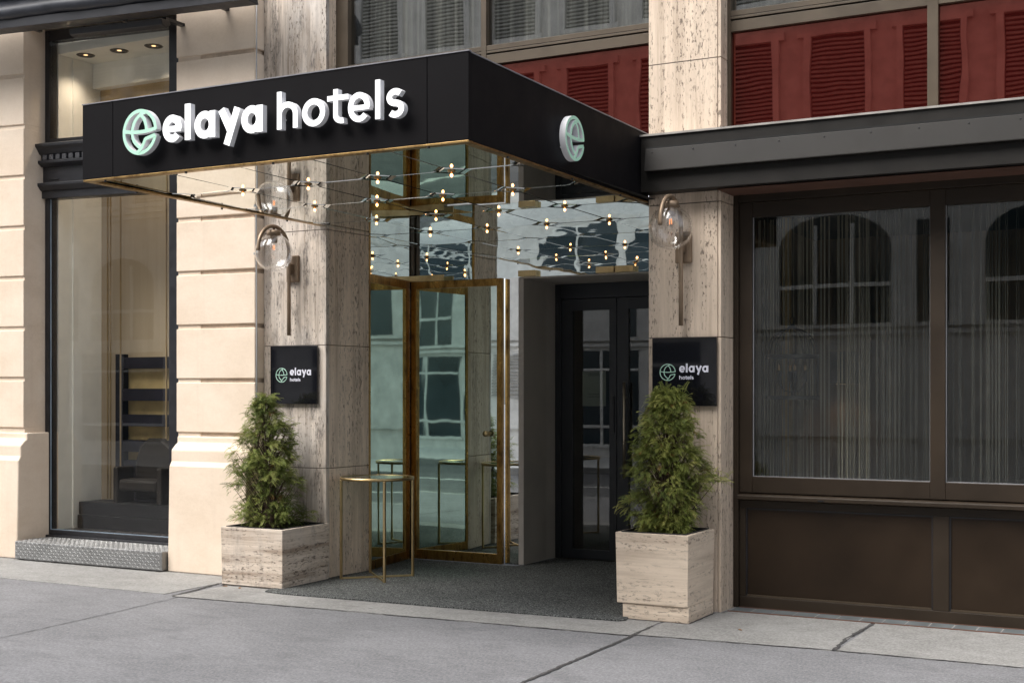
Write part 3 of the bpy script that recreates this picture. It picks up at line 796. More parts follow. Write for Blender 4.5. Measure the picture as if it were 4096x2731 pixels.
# bulbs
bz = cz_(-1.83)
b0 = thing('canopy_bulb', 'small lit warm bulb on a brass disk set in the mirrored canopy ceiling', 'light bulb', (-5.42, -1.83, bz), 'bulbs of the mirrored canopy ceiling')
mb = MB(); mb.lathe([(.0, .001), (.026, .001), (.026, -.006), (.012, -.009), (.009, -.018), (0, -.018)], (-5.42, -1.83, bz), 16); mb.build('socket', M['bulbmetal'], b0, True)
mb = MB(); mb.lathe([(0, -.018), (.0065, -.020), (.0100, -.028), (.008, -.036), (.004, -.041), (0, -.042)], (-5.42, -1.83, bz), 10); mb.build('glow_tip', M['bulb_on'], b0, True)
for x in XC[1:5]:
    for y in YC[1:5]:
        if (x, y) == (-5.42, -1.83): continue
        c = copy_tree(b0); c.location = (x, y, cz_(y))

# ================================================================== SIGNS
def map_front(y_back):
    return lambda u, v, d: (u, y_back - d, v)
sg = thing('hotel_sign', 'white illuminated 3D letters and mint globe emblem on the canopy front', 'sign', (-5.1, -2.69, 3.26))
MF = map_front(-2.712)
T = lambda x: x * 1.008
TZ = lambda z: 1.6 + (z - 1.6) * 1.008
LM = [M['lit'], M['letter_side'], M['halo']]
for ch, x0, x1, z0, xh, asc, w in [
    ('e', -5.829, -5.672, 3.178, .166, .226, .046), ('l', -5.645, -5.600, 3.178, .166, .226, .046), ('a', -5.567, -5.400, 3.177, .165, .226, .046),
    ('y', -5.378, -5.200, 3.177, .163, .226, .048), ('a', -5.194, -5.030, 3.175, .163, .226, .046),
    ('h', -4.921, -4.768, 3.174, .161, .226, .034), ('o', -4.734, -4.567, 3.169, .166, .226, .036), ('t', -4.551, -4.402, 3.168, .165, .226, .033),
    ('e', -4.403, -4.251, 3.167, .166, .226, .034), ('l', -4.213, -4.179, 3.168, .165, .226, .034), ('s', -4.136, -4.016, 3.164, .168, .226, .036)]:
    mb = MB(); letter(mb, ch, T(x0), T(x1), TZ(z0), xh * 1.008, asc * 1.008, w * 1.008, MF, 0, .042)
    mb.build('letter', LM, sg)
mb = MB(); emblem(mb, -6.072, 3.278, .1475, .0225, MF, 0, .042)
mb.build('emblem', [M['mint'], M['letter_side'], M['halo']], sg)
es = thing('side_emblem', 'round mint and white globe emblem on the canopy right side', 'sign', (-3.659, -1.43, 3.24))
mb = MB(); emblem(mb, -1.425, 3.238, .145, .022, lambda u, v, d: (-3.635 + d, u, v), 0, .042)
mb.build('emblem', [M['mint'], M['letter_side'], M['halo']], es)
mb = MB()
for (a, b) in ((-1.51, 3.30), (-1.51, 3.17), (-1.36, 3.25)): mb.box(-3.659, -3.634, a, a + .01, b, b + .01)
mb.build_split('spacer', M['letter_side'], es)
mb = MB()
for x in (-6.20, -5.671, -5.470, -4.946, -4.234): mb.box(x, x + .008, -2.712, -2.69, 3.25, 3.258)
mb.build_split('spacer', M['letter_side'], sg)
# plaques
pq = thing('hotel_plaque', 'square black hotel plaque on the right pier, partly behind the taller shrub', 'sign', (-3.367, -.015, 1.75), 'black plaques on the piers')
mb = MB(); mb.box(-3.617, -3.117, -.032, -.012, 1.498, 1.998); mb.build('plate', M['plaque'], pq, bevel=.002)
mb = MB()
for x in (-3.58, -3.155):
    for z in (1.54, 1.95): mb.box(x, x + .02, -.0125, 0., z, z + .02)
mb.build_split('spacer', M['black'], pq)
MP = map_front(-.0325)
mb = MB(); emblem(mb, -3.494, 1.7455, .063, .0062, MP, 0, .002, (0, 0, 0)); mb.build('emblem', M['plaque_mint'], pq)
mb = MB()
for ch, x0, x1 in (('e', -3.404, -3.358), ('l', -3.352, -3.338), ('a', -3.331, -3.284), ('y', -3.279, -3.228), ('a', -3.226, -3.179)):
    letter(mb, ch, x0, x1, 1.744, .048, .065, .0135, MP, 0, .002, (0, 0, 0))
mb.build('lettering', M['plaque_letter'], pq)
mb = MB()
for ch, x0, x1 in (('h', -3.403, -3.382), ('o', -3.379, -3.357), ('t', -3.356, -3.341), ('e', -3.341, -3.319), ('l', -3.317, -3.311), ('s', -3.308, -3.292)):
    letter(mb, ch, x0, x1, 1.692, .0215, .029, .0055, MP, 0, .002, (0, 0, 0))
mb.build('lettering', M['plaque_letter'], pq)
c = copy_tree(pq); c.location.x -= 3.56; c['label'] = 'square black hotel plaque on the left pier, fully visible above the left shrub'

# ================================================================== WALL LAMPS
lx = -3.375
wl = thing('globe_wall_lamp', 'bronze hook lamp with clear glass globe on the right pier', 'wall lamp', (lx, 0, 2.66), 'glass globe lamps on the piers')
mb = MB(); mb.box(lx - .062, lx + .062, -.035, -.0, 2.545, 2.775); mb.build('back_plate', M['bronze_lamp'], wl, bevel=.008)
R_ = .205; yp = -.075
path = [(lx, yp, 2.085), (lx, yp, 2.4), (lx, yp, 2.70), (lx, yp, 2.795)]
for i in range(1, 17):
    a = PI * i / 16 * 1.0
    path.append((lx, yp - R_ + R_ * math.cos(a), 2.795 + R_ * math.sin(a)))
path.append((lx, yp - 2 * R_ - .004, 2.775))
mb = MB(); mb.tube(path, .0165, 14); mb.build('hook_arm', M['bronze_lamp'], wl, True)
mb = MB(); mb.box(lx - .02, lx + .02, yp, -.035, 2.62, 2.70); mb.build_split('bracket', M['bronze_lamp'], wl)
gy = yp - R_
mb = MB(); mb.lathe([(0, .03), (.012, .03), (.012, .0), (.058, -.002), (.060, -.045), (0, -.045)], (lx, gy, 2.965), 24); mb.lathe([(.03, -.045), (.03, -.105), (0, -.105)], (lx, gy, 2.965), 16)
mb.build('holder', M['bronze_lamp'], wl, True)
mb = MB()
prof = []
for i in range(0, 25):
    a = math.radians(20 + 160 * i / 24); prof.append((.160 * math.sin(a), .160 * math.cos(a)))
mb.lathe(prof, (lx, gy, 2.775), 40)
mb.lathe([(r * .972, h * .972) for r, h in prof], (lx, gy, 2.775), 40)
mb.build('glass_globe', M['glass_globe'], wl, True)
mb = MB(); mb.lathe([(0, .05), (.018, .05), (.03, .015), (.028, -.01), (.012, -.03), (0, -.034)], (lx, gy, 2.815), 18); mb.build('bulb', M['glass_globe'], wl, True)
mb = MB()
for dx in (-.008, .008): mb.tube([(lx + dx, gy, 2.80), (lx + dx * .8, gy, 2.84)], .0018, 6)
mb.build('filament', M['fil_on'], wl)
c = copy_tree(wl); c.location.x = lx - 3.568; c['label'] = 'bronze hook lamp with clear glass globe on the left stained pier'

# ================================================================== ENTRANCE RECESS
rc = thing('entrance_recess', 'mirrored alcove walls and grey passage around the hotel doors', 'entrance', (-5.1, 1.5, 0))
mb = MB(); mb.box(-6.69, -3.62, 1.52, 1.54, 2.650, 3.03); mb.build('mirror_header', M['mir_header'], rc)
mb = MB(); mb.box(-5.69, -5.552, 1.518, 1.535, 0.018, 2.6495); mb.build('mirror_strip', M['mir_strip'], rc)
mb = MB()
mb.box(-5.551, -5.50, 1.52, 2.14, 0.018, 2.6495); mb.prism([(-5.552, 1.5195), (-5.5515, 1.5195), (-5.482, 2.15), (-5.552, 2.15)], .018, 2.6495)
mb.build('passage_wall', M['reveal'], rc)
mb = MB(); mb.box(-4.19, -4.14, 1.52, 2.15, .018, 2.6495); mb.box(-4.139, -3.6, 1.52, 1.56, .018, 2.6495); mb.build('passage_wall', M['reveal'], rc)
mb = MB(); mb.prism([(1.5405, 2.648), (2.15, 2.626), (2.15, 2.75), (1.5405, 2.75)], -5.552, -3.6, 'x'); mb.box(-5.552, -3.6, 1.5195, 1.5404, 2.636, 2.6485); mb.build('passage_soffit', M['reveal'], rc)
# side mirror (left) behind the pier return, with header, and its right-hand twin
mb = MB()
mb.prism([(-6.566, .60), (-6.676, 1.43), (-6.70, 1.43), (-6.59, .60)], .10, 2.575); mb.build('side_mirror', M['mir_side'], rc)
mb = MB()
mb.prism([(-6.566, .60), (-6.676, 1.43), (-6.70, 1.43), (-6.59, .60)], 2.655, 3.01)
mb.build('side_header', M['mir_header'], rc)
mb = MB()
mb.prism([(-6.552, .571), (-6.556, .602), (-6.60, .602), (-6.60, .571)], .018, 3.0)
mb.prism([(-6.560, .601), (-6.672, 1.43), (-6.70, 1.43), (-6.60, .601)], 2.576, 2.652)
mb.prism([(-6.560, .601), (-6.672, 1.43), (-6.70, 1.43), (-6.60, .601)], .018, .098)
mb.prism([(-6.655, 1.33), (-6.668, 1.43), (-6.70, 1.43), (-6.69, 1.33)], .099, 2.575)
mb.build('side_frame', M['brass'], rc, bevel=.003)
mb = MB(); mb.box(-6.715, -6.668, 1.44, 1.50, .018, 2.99); mb.build('corner_post', simple('dark_brass_post', (.06, .045, .03), .3, .8), rc)
mb = MB(); mb.box(-6.70, -6.30, 1.425, 1.439, 2.645, 2.70); mb.build('hinge_block', M['brass_clean'], rc)
mb = MB()
mb.prism([(-3.695, .571), (-3.62, 1.51), (-3.58, 1.51), (-3.66, .571)], .018, 3.0); mb.build('side_mirror', M['mir_side'], rc)
mb = MB(); mb.prism([(-3.699, .571), (-3.694, .62), (-3.66, .62), (-3.66, .571)], .018, 2.99); mb.build('side_frame', M['brass'], rc)
for (a, b) in ((-5.527, -5.354), (-4.752, -4.578), (-4.565, -4.392)):
    mb = MB(); mb.box(a, b, 1.46, 1.519, 2.652, 2.706); mb.build('brass_block', M['brass_clean'], rc, bevel=.003)
# mirrored brass door
bd = thing('brass_door', 'mirrored glass door in a worn brass frame behind the round table', 'door', (-6.15, 1.45, 0))
mb = MB()
rects(mb, [(-6.662, -6.604, .022, 2.644), (-5.735, -5.683, .022, 2.644), (-6.603, -5.736, 2.575, 2.644), (-6.603, -5.736, .022, .115)], 1.435, 1.485)
mb.build('frame', M['brass'], bd, bevel=.004)
mb = MB(); mb.box(-6.603, -5.736, 1.452, 1.462, .116, 2.574); mb.build('mirror_glass', M['mir_door'], bd)
mb = MB(); mb.lathe([(0, -.065), (.026, -.065), (.028, -.045), (.014, -.042), (.014, -.012), (.022, -.010), (.022, 0)], (-5.83, 1.452, 1.217), 20, axis='y'); mb.build('knob', M['brass_clean'], bd, True)
# black double door
dd = thing('double_door', 'black framed glazed double door at the back of the grey passage', 'door', (-4.84, 2.15, 0))
mb = MB(); rects(mb, [(-5.478, -5.42, .02, 2.624), (-4.26, -4.19, .02, 2.624), (-5.419, -4.261, 2.485, 2.624)], 2.13, 2.22); mb.build('door_frame', M['anthracite'], dd, bevel=.003)
for nm, x0, x1, gx0, gx1 in (('leaf', -5.416, -4.848, -5.305, -4.920), ('leaf', -4.840, -4.264, -4.726, -4.36)):
    mb = MB(); rects(mb, [(x0, gx0, .025, 2.48), (gx1, x1, .025, 2.48), (gx0 + .0003, gx1 - .0003, 2.372, 2.48), (gx0 + .0003, gx1 - .0003, .025, .113)], 2.145, 2.20)
    lf = mb.build('door_leaf', M['anthracite'], dd)
    mb = MB(); mb.box(gx0 + .0003, gx1 - .0003, 2.165, 2.175, .1135, 2.3715); mb.build('pane', M['glass_door'], lf)
mb = MB(); mb.tube([(-4.745, 2.085, .80), (-4.745, 2.085, 1.69)], .014, 12); mb.tube([(-4.745, 2.085, .95), (-4.745, 2.145, .95)], .009, 8); mb.tube([(-4.745, 2.085, 1.55), (-4.745, 2.145, 1.55)], .009, 8)
mb.build('pull_handle', M['steel'], dd, True)
mb = MB(); mb.box(-4.905, -4.868, 2.128, 2.1445, 1.22, 1.56); mb.build('lock_plate', M['black'], dd)
nt_ = thing('paper_notice', 'pale paper notice taped inside the left door pane', 'notice', (-5.09, 2.164, 1.63))
mb = MB(); mb.box(-5.212, -4.97, 2.1785, 2.180, 1.467, 1.795); mb.build('sheet', M['paper'], nt_)
mb = MB()
for z in (1.775, 1.765, 1.755, 1.58, 1.565, 1.55): mb.box(-5.15, -5.03, 2.1775, 2.1783, z, z + .003)
mb.build_split('printed_line', M['ink'], nt_)
# dark lobby behind the doors
lb = MB()
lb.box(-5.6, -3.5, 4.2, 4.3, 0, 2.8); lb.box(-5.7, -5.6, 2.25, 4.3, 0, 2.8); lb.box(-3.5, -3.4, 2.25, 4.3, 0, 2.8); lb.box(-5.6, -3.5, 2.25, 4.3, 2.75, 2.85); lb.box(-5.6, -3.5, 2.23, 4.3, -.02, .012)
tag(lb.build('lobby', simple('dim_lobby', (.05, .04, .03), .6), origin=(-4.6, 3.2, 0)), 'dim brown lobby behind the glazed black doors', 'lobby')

# ================================================================== RIGHT STOREFRONT
sf = thing('hotel_storefront', 'dark bronze window front with tall glass and brown panels, right of the cream pier', 'storefront', (-1.1, .3, 0))
XEND = 1.25
FY = .27
fr = MB()
rects(fr, [(-3.083, -3.045, 0.01, 3.055), (-3.0445, XEND, 3.0, 3.055)], .245, .40)
rects(fr, [(-3.0445, -2.9475, .858, 2.999), (-1.677, -1.575, .858, 2.999), (-.253, -.150, .858, 2.999), (1.15, XEND, .858, 2.999)], FY, .36)
for a, b in ((-2.947, -1.6775), (-1.5745, -.2535), (-.1495, 1.1495)):
    rects(fr, [(a, b, 2.888, 2.999), (a, b, .858, .977)], FY + .003, .357)
fo = fr.build('window_frame', M['bronze'], sf, bevel=.003)
gb = MB()
for a, b in ((-2.947, -1.6775), (-1.5745, -.2535), (-.1495, 1.1495)):
    rects(gb, [(a, b, .977, .983), (a, a + .007, .984, 2.887), (b - .004, b, .984, 2.887)], .288, .298)
gb.build('glazing_bead', simple('pale_bead', (.22, .22, .23), .4), fo)
for a, b in ((-2.946, -1.6785), (-1.5735, -.2545), (-.1485, 1.1485)):
    mb = MB(); mb.box(a, b, .30, .31, .978, 2.887); mb.build('pane', M['glass_dark'], fo)
mb = MB(); mb.prism([(.36, .857), (.215, .845), (.205, .838), (.205, .812), (.235, .803), (.36, .803)], -3.0445, XEND, 'x'); mb.build('sill', M['bronze'], sf, bevel=.003)
mb = MB(); mb.box(-2.44, -2.40, .196, .2045, .818, .826); mb.build('sill_vent', M['black'], sf)
mb = MB()
rects(mb, [(-3.0445, XEND, .745, .802), (-3.0445, XEND, .004, .09), (-3.0445, -2.998, .0905, .7445), (-1.66, -1.55, .0905, .7445), (-.21, -.10, .0905, .7445), (1.15, XEND, .0905, .7445)], FY + .002, .36)
mb.build('panel_frame', M['bronze'], sf, bevel=.004)
for a, b in ((-2.9975, -1.6605), (-1.5495, -.2105), (-.0995, 1.1495)):
    mb = MB(); mb.box(a, b, FY + .022, .35, .091, .744); mb.build('kick_panel', M['panelbrown'], sf, bevel=.003)
    mb = MB(); rects(mb, [(a, a + .010, .092, .743), (a + .0105, b, .733, .743), (b - .008, b, .092, .7325)], FY + .012, FY + .0215); mb.build_split('panel_gasket', M['black'], sf)
    mb = MB(); mb.box(a + .0105, b - .0085, FY + .006, FY + .0215, .092, .104); mb.build('panel_bead', M['bronze_up'], sf)
# tile strip in the pavement
ts = thing('tile_strip', 'narrow strip of grey slate tiles along the foot of the bronze storefront', 'paving strip', (-1., .15, 0))
mb = MB(); k = 0; x = -3.06
while x < XEND:
    mb.box(x, x + .148, .085, .255, 0.0, .0085); x += .156; k += 1
mb.build_split('slate_tile', M['tile'], ts, bevel=.002)
mb = MB(); mb.box(-3.07, XEND, .066, .083, 0, .010); mb.box(-3.07, XEND, .257, .2695, 0, .012); mb.build_split('rusty_edge', M['rust'], ts)
mb = MB(); mb.box(-3.07, XEND, .084, .256, 0, .0065); mb.build('grout', simple('pale_grout', (.3, .29, .28), .9), ts)
# ledge
lg = thing('metal_ledge', 'dark grey metal fascia ledge above the bronze windows, butting against the canopy', 'ledge', (-1.2, 0, 3.06))
mb = MB(); mb.box(-3.657, XEND + .1, -.16, -.002, 3.062, 3.478); mb.build('body', M['ledge'], lg, bevel=.004)
mb = MB(); mb.box(-3.090, XEND + .1, -.001, .42, 3.056, 3.478); mb.build('backing', M['ledge'], lg)
mb = MB(); mb.prism([(-.175, 3.470), (-.175, 3.484), (.13, 3.496), (.13, 3.48)], -3.0901, XEND + .1, 'x'); mb.prism([(-.175, 3.470), (-.175, 3.484), (-.001, 3.489), (-.001, 3.48)], -3.659, -3.0903, 'x'); mb.build('flashing', M['ledge_top'], lg)
mb = MB(); mb.prism([(-.185, 3.372), (-.163, 3.378), (-.163, 3.205), (-.212, 3.205), (-.212, 3.213)], -3.608, XEND + .1, 'x'); mb.build('board', M['ledge'], lg, bevel=.002)
mb = MB(); mb.box(-3.608, XEND + .1, -.163, -.1605, 3.3785, 3.392); mb.build('shadow_gap', M['black_void'], lg)
mb = MB()
for k in range(16): mb.lathe([(0, -.006), (.005, -.005), (.006, 0)], (-3.555 + .315 * k, -.1885, 3.345), 8, axis='y')
mb.build_split('screw', M['black'], lg)
mb = MB(); mb.box(-3.09, XEND, -.10, .24, 3.052, 3.0555); mb.build('soffit_trim', M['rust'], lg)

# ================================================================== UPPER WINDOWS
def upper(label, x0, x1, mull, mats_side, loc, jamb=.10, top=7.2):
    t = thing('upper_window', label, 'window', loc)
    f = MB(); h = jamb
    e = [x0 + jamb] + sum([[a, b] for a, b in mull], []) + [x1 - .03]
    rects(f, [(x0, x0 + jamb, 3.49, top), (x1 - .03, x1, 3.49, top)] + [(a, b, 3.49, top) for a, b in mull], .13, .26)
    segs = [(e[i], e[i + 1]) for i in range(0, len(e), 2)]
    for a, b in segs:
        rects(f, [(a, b, 4.238, 4.316), (a, b, 4.330, 4.348), (a, b, 4.352, 4.392), (a, b, 5.9, 6.0), (a, b, top - .1, top)], .134, .256)
        rects(f, [(a, b, 4.3165, 4.3295), (a, b, 4.3485, 4.3515)], .16, .25)
    fo = f.build('frame', M['bronze_up'], t, bevel=.003)
    for a, b in segs:
        mb = MB(); mb.box(a, b, .17, .185, 3.49, 4.2375); mb.build('red_panel', M['red'], t)
        mb = MB(); mb.box(a, b, .18, .19, 4.3925, 5.8995); mb.build('pane', M['glass_up'], fo)
        mb = MB(); mb.box(a, b, .18, .19, 6.0005, top - .1005); mb.build('pane', M['glass_up'], fo)
    # pleated net curtain behind
    cm = MB(); n = int((x1 - x0) / .03); pts = []
    for i in range(n + 1):
        x = x0 + (x1 - x0) * i / n; y = .34 + .022 * math.sin(x * 37) + .012 * math.sin(x * 91 + 1)
        pts.append((x, y))
    vs = [(x, y, 4.30) for x, y in pts] + [(x, y, top) for x, y in pts] + [(x, y + .004, 4.30) for x, y in pts] + [(x, y + .004, top) for x, y in pts]
    q = n + 1
    fs = [(i, i + 1, q + i + 1, q + i) for i in range(n)] + [(2 * q + i + 1, 2 * q + i, 3 * q + i, 3 * q + i + 1) for i in range(n)]
    cm.add(vs, fs); cm.build('net_curtain', M['curtain_up'], t, True)
    bk = MB(); bk.box(x0, x1, .9, 1., 3.3, top); bk.build('room_back', M['black_void'], t)
    return t
upper('upper window with grey net curtain and red panels above the canopy, between the piers', -6.598, -3.664, [(-5.166, -5.118)], None, (-5.1, .2, 3.5), .125)
upper('upper window with red glass panels above the grey metal ledge, right of the cream pier', -3.096, XEND, [(-1.67, -1.598), (-.22, -.15)], None, (-1., .2, 3.5), .03)
# hotel wall above and behind
hb_ = MB(); hb_.box(-7.26, -3.1, .60, .70, 3.2, 8.3); hb_.box(-7.27, XEND + 3, .0, .6, 7.21, 8.3); hb_.box(XEND, XEND + 3., .05, .6, 0., 7.2); hb_.box(-7.27, XEND + 3, .3, 5., 8.301, 8.4)
tag(hb_.build('hotel_building', M['trav_in'], origin=(-2, .6, 0)), 'stone clad hotel building carrying the canopy and bronze windows', 'building')

# ================================================================== RIGHT ROOM BEHIND THE DARK WINDOWS
ri = thing('bar_room', 'dim warm bar room behind the dark bronze windows', 'room', (-1, 2, 0))
mb = MB(); mb.box(-3.3, XEND, 3.3, 3.4, 0, 3.05); mb.build('back_wall', M['wood_in'], ri)
mb = MB(); mb.box(-3.4, -3.30, .5, 3.4, 0, 3.05); mb.box(XEND, XEND + .1, .41, 3.4, 0, 3.05); mb.build('side_wall', M['wood_in'], ri)
mb = MB(); mb.box(-3.4, XEND, .41, 3.4, 3.0501, 3.1); mb.box(-3.4, XEND, .41, 3.4, -.05, .01); mb.build('floor_and_ceiling', M['black_void'], ri)
mb = MB(); mb.box(-3.1, XEND, .42, .52, .02, .80); mb.build('window_bench', M['black_void'], ri)
# string curtain
rr = random.Random(11)
def string_curtain(x0, x1, dens, y, seed, label):
    rr = random.Random(seed); s = MB(); x = x0
    while x < x1:
        w = rr.choice((.004, .005, .007, .012)); yy = y + rr.uniform(-.03, .03)
        s.box(x, x + w, yy, yy + .004, .80 + rr.uniform(0, .03), 2.99); x += w + rr.expovariate(dens)
    o = s.build('string_curtain', M['string_lightened'] if 'pale' in label else M['string'], origin=((x0 + x1) / 2, y, 2.99)); tag(o, label, 'curtain'); return o
string_curtain(-2.94, -2.86, 30, .50, 1, 'sparse grey string curtain at the left edge of the dark window')
string_curtain(-2.30, -1.60, 75, .53, 2, 'wide grey string curtain right of the birdcage lantern')
string_curtain(-1.56, -1.20, 85, .50, 3, 'string curtain just right of the bronze mullion')
string_curtain(-3.25, -2.30, 70, 1.22, 6, 'pale grey string curtain added as a lightened backdrop behind the birdcage lantern')  # added to brighten the dark backdrop of the cage
string_curtain(-1.15, XEND, 55, .56, 4, 'loose brown string curtain at the right end of the storefront')
# birdcage lantern
cgx, cgy = -2.835, .93
cg = thing('birdcage_lantern', 'black wire birdcage lantern hanging behind the dark window', 'birdcage lantern', (cgx, cgy, 2.1))
r0 = .20
mb = MB()
for k in range(22):
    a = 2 * PI * k / 22
    pts = [(cgx + .02 * math.cos(a), cgy + .02 * math.sin(a), 2.105)]
    for j in range(1, 9):
        b = PI / 2 * j / 8; pts.append((cgx + r0 * math.sin(b) * math.cos(a), cgy + r0 * math.sin(b) * math.sin(a), 1.885 + .215 * math.cos(b)))
    pts.append((cgx + r0 * math.cos(a), cgy + r0 * math.sin(a), 1.56)); mb.tube(pts, .0022, 5)
mb.build('wire_bars', M['black'], cg)
for z in (1.875, 1.555):
    mb = MB(); mb.lathe([(r0 - .004, 0), (r0 + .006, 0), (r0 + .006, .028), (r0 - .004, .028), (r0 - .004, 0)], (cgx, cgy, z - .012), 40); mb.build('ring_band', M['black'], cg)
mb = MB(); mb.lathe([(0, 0), (.19, 0), (.19, .006), (0, .006)], (cgx, cgy, 1.548), 32); mb.build('tray', M['black'], cg)
mb = MB(); mb.lathe([(0, .03), (.012, .03), (.03, .008), (.032, 0), (0, 0)], (cgx, cgy, 2.10), 16); mb.tube([(cgx + .016 * math.cos(a * PI / 8), cgy, 2.155 + .03 * math.sin(a * PI / 8)) for a in range(17)], .003, 6); mb.tube([(cgx, cgy, 2.185), (cgx, cgy, 3.05)], .003, 6)
mb.build('hook', M['black'], cg)
for a in (.4, 2.0, 3.6, 5.2):
    px, py = cgx + .10 * math.cos(a), cgy + .10 * math.sin(a)
    mb = MB(); mb.lathe([(0, 0), (.018, 0), (.018, .085), (0, .085)], (px, py, 1.68), 12); k_ = mb.build('candle', M['black'], cg)
    mb = MB(); mb.lathe([(0, 0), (.007, .006), (.009, .022), (.004, .042), (0, .05)], (px, py, 1.766), 10); mb.build('flame_bulb', M['candle_on'], k_, True)
    mb = MB(); mb.lathe([(0, -.03), (.012, 0), (.006, .016), (0, .02)], (px * .6 + cgx * .4 + .05, py, 1.515), 6); mb.build('crystal_drop', M['glass_globe'], cg)
mb = MB(); mb.tube([(cgx, cgy, 1.55), (cgx, cgy, 1.68)], .008, 8)
for a in (.4, 2.0, 3.6, 5.2): mb.tube([(cgx, cgy, 1.60), (cgx + .06 * math.cos(a), cgy + .06 * math.sin(a), 1.61), (cgx + .10 * math.cos(a), cgy + .10 * math.sin(a), 1.68)], .005, 6)
mb.build_split('candle_arm', M['black'], cg)
# brass column lit beside the cage and a sconce
lc = thing('brass_column', 'slim warm lit brass column behind the birdcage lantern', 'column', (-3.02, 1.5, 0))
mb = MB(); mb.box(-3.08, -3.01, 1.5, 1.56, .0, 3.04); mb.build('strip', simple('warm_brass_strip', (.75, .50, .22), .35, .3), lc)
sn = thing('wall_sconce', 'small dark wall sconce with warm downward glow inside the bar room', 'wall lamp', (-3.0, 3.25, 1.75))
mb = MB(); mb.box(-3.11, -2.87, 3.14, 3.29, 1.68, 1.98); mb.build('shade', M['black'], sn)
mb = MB(); mb.box(-3.05, -2.93, 3.17, 3.26, 1.672, 1.679); mb.build('lamp_lens', emit('warm_sconce', (1, .66, .32), .06), sn)

l_ = bpy.data.lights.new('sconce_lamp', 'SPOT'); l_.energy = .7; l_.color = (1, .72, .42); l_.spot_size = math.radians(120); l_.spot_blend = .8; l_.shadow_soft_size = .05
lo_ = bpy.data.objects.new('sconce_lamp', l_); COL.objects.link(lo_); lo_.location = (-2.99, 3.12, 1.66)
# ================================================================== PLANTERS + SHRUBS
pt = thing('stone_planter', 'left travertine planter box with dark pitted streaks, lower and without a plinth', 'planter', (-6.88, -.32, 0))
def planter(t, x0, x1, y0, y1, z0, z1, mat_, th=.03, tp=.0):
    for nm, poly in (('front', [(x0, y0), (x1, y0), (x1, y0 + th), (x0, y0 + th)]), ('back', [(x0, y1 - th), (x1, y1 - th), (x1, y1), (x0, y1)]),
                     ('l', [(x0, y0 + th + .001), (x0 + th, y0 + th + .001), (x0 + th, y1 - th - .001), (x0, y1 - th - .001)]), ('r', [(x1 - th, y0 + th + .001), (x1, y0 + th + .001), (x1, y1 - th - .001), (x1 - th, y1 - th - .001)])):
        m = MB(); cx, cy = (x0 + x1) / 2, (y0 + y1) / 2; n = len(poly)
        s = lambda p, k: (cx + (p[0] - cx) * k, cy + (p[1] - cy) * k)
        vs = [(*s(p, 1 - tp), z0) for p in poly] + [(*p, z1) for p in poly]
        m.add(vs, [tuple(range(n - 1, -1, -1)), tuple(range(n, 2 * n))] + [(i, (i + 1) % n, n + (i + 1) % n, n + i) for i in range(n)])
        m.build('stone_side', mat_, t, bevel=.004)
    m = MB(); rects_ = [(x0 + th, x1 - th, y0 + th, y0 + th + .012), (x0 + th, x1 - th, y1 - th - .012, y1 - th), (x0 + th, x0 + th + .012, y0 + th + .0125, y1 - th - .0125), (x1 - th - .012, x1 - th, y0 + th + .0125, y1 - th - .0125)]
    for a, b, c_, d_ in rects_: m.box(a + .0015 * (a < cx), b - .0015, c_ + .001, d_ - .001, z1 - .1, z1 + .006)
    m.build('liner', M['liner'], t)
    m = MB(); g = 10
    for i in range(g + 1):
        for j in range(g + 1):
            m.v.append((x0 + th + .012 + (x1 - x0 - 2 * th - .024) * i / g, y0 + th + .012 + (y1 - y0 - 2 * th - .024) * j / g, z1 - .035 + random.uniform(-.012, .014)))
    for i in range(g):
        for j in range(g): a = i * (g + 1) + j; m.f.append((a, a + g + 1, a + g + 2, a + 1)); m.mi.append(0)
    m.build('soil', M['soil'], t, True)
planter(pt, -7.198, -6.560, -.655, -.012, .012, .487, M['trav_pL'], tp=.02)
mb = MB(); mb.box(-7.19, -6.57, -.645, -.02, .004, .0115); mb.build('base', M['joint'], pt)
pt2 = thing('stone_planter', 'right pale travertine planter box, taller and set on a recessed stone plinth', 'planter', (-3.39, -.29, 0))
planter(pt2, -3.676, -3.131, -.58, -.035, .115, .612, M['trav_pR'], tp=.03)
mb = MB(); mb.box(-3.628, -3.135, -.562, -.05, .0046, .1145); mb.build('plinth', M['trav_pR'], pt2, bevel=.004)

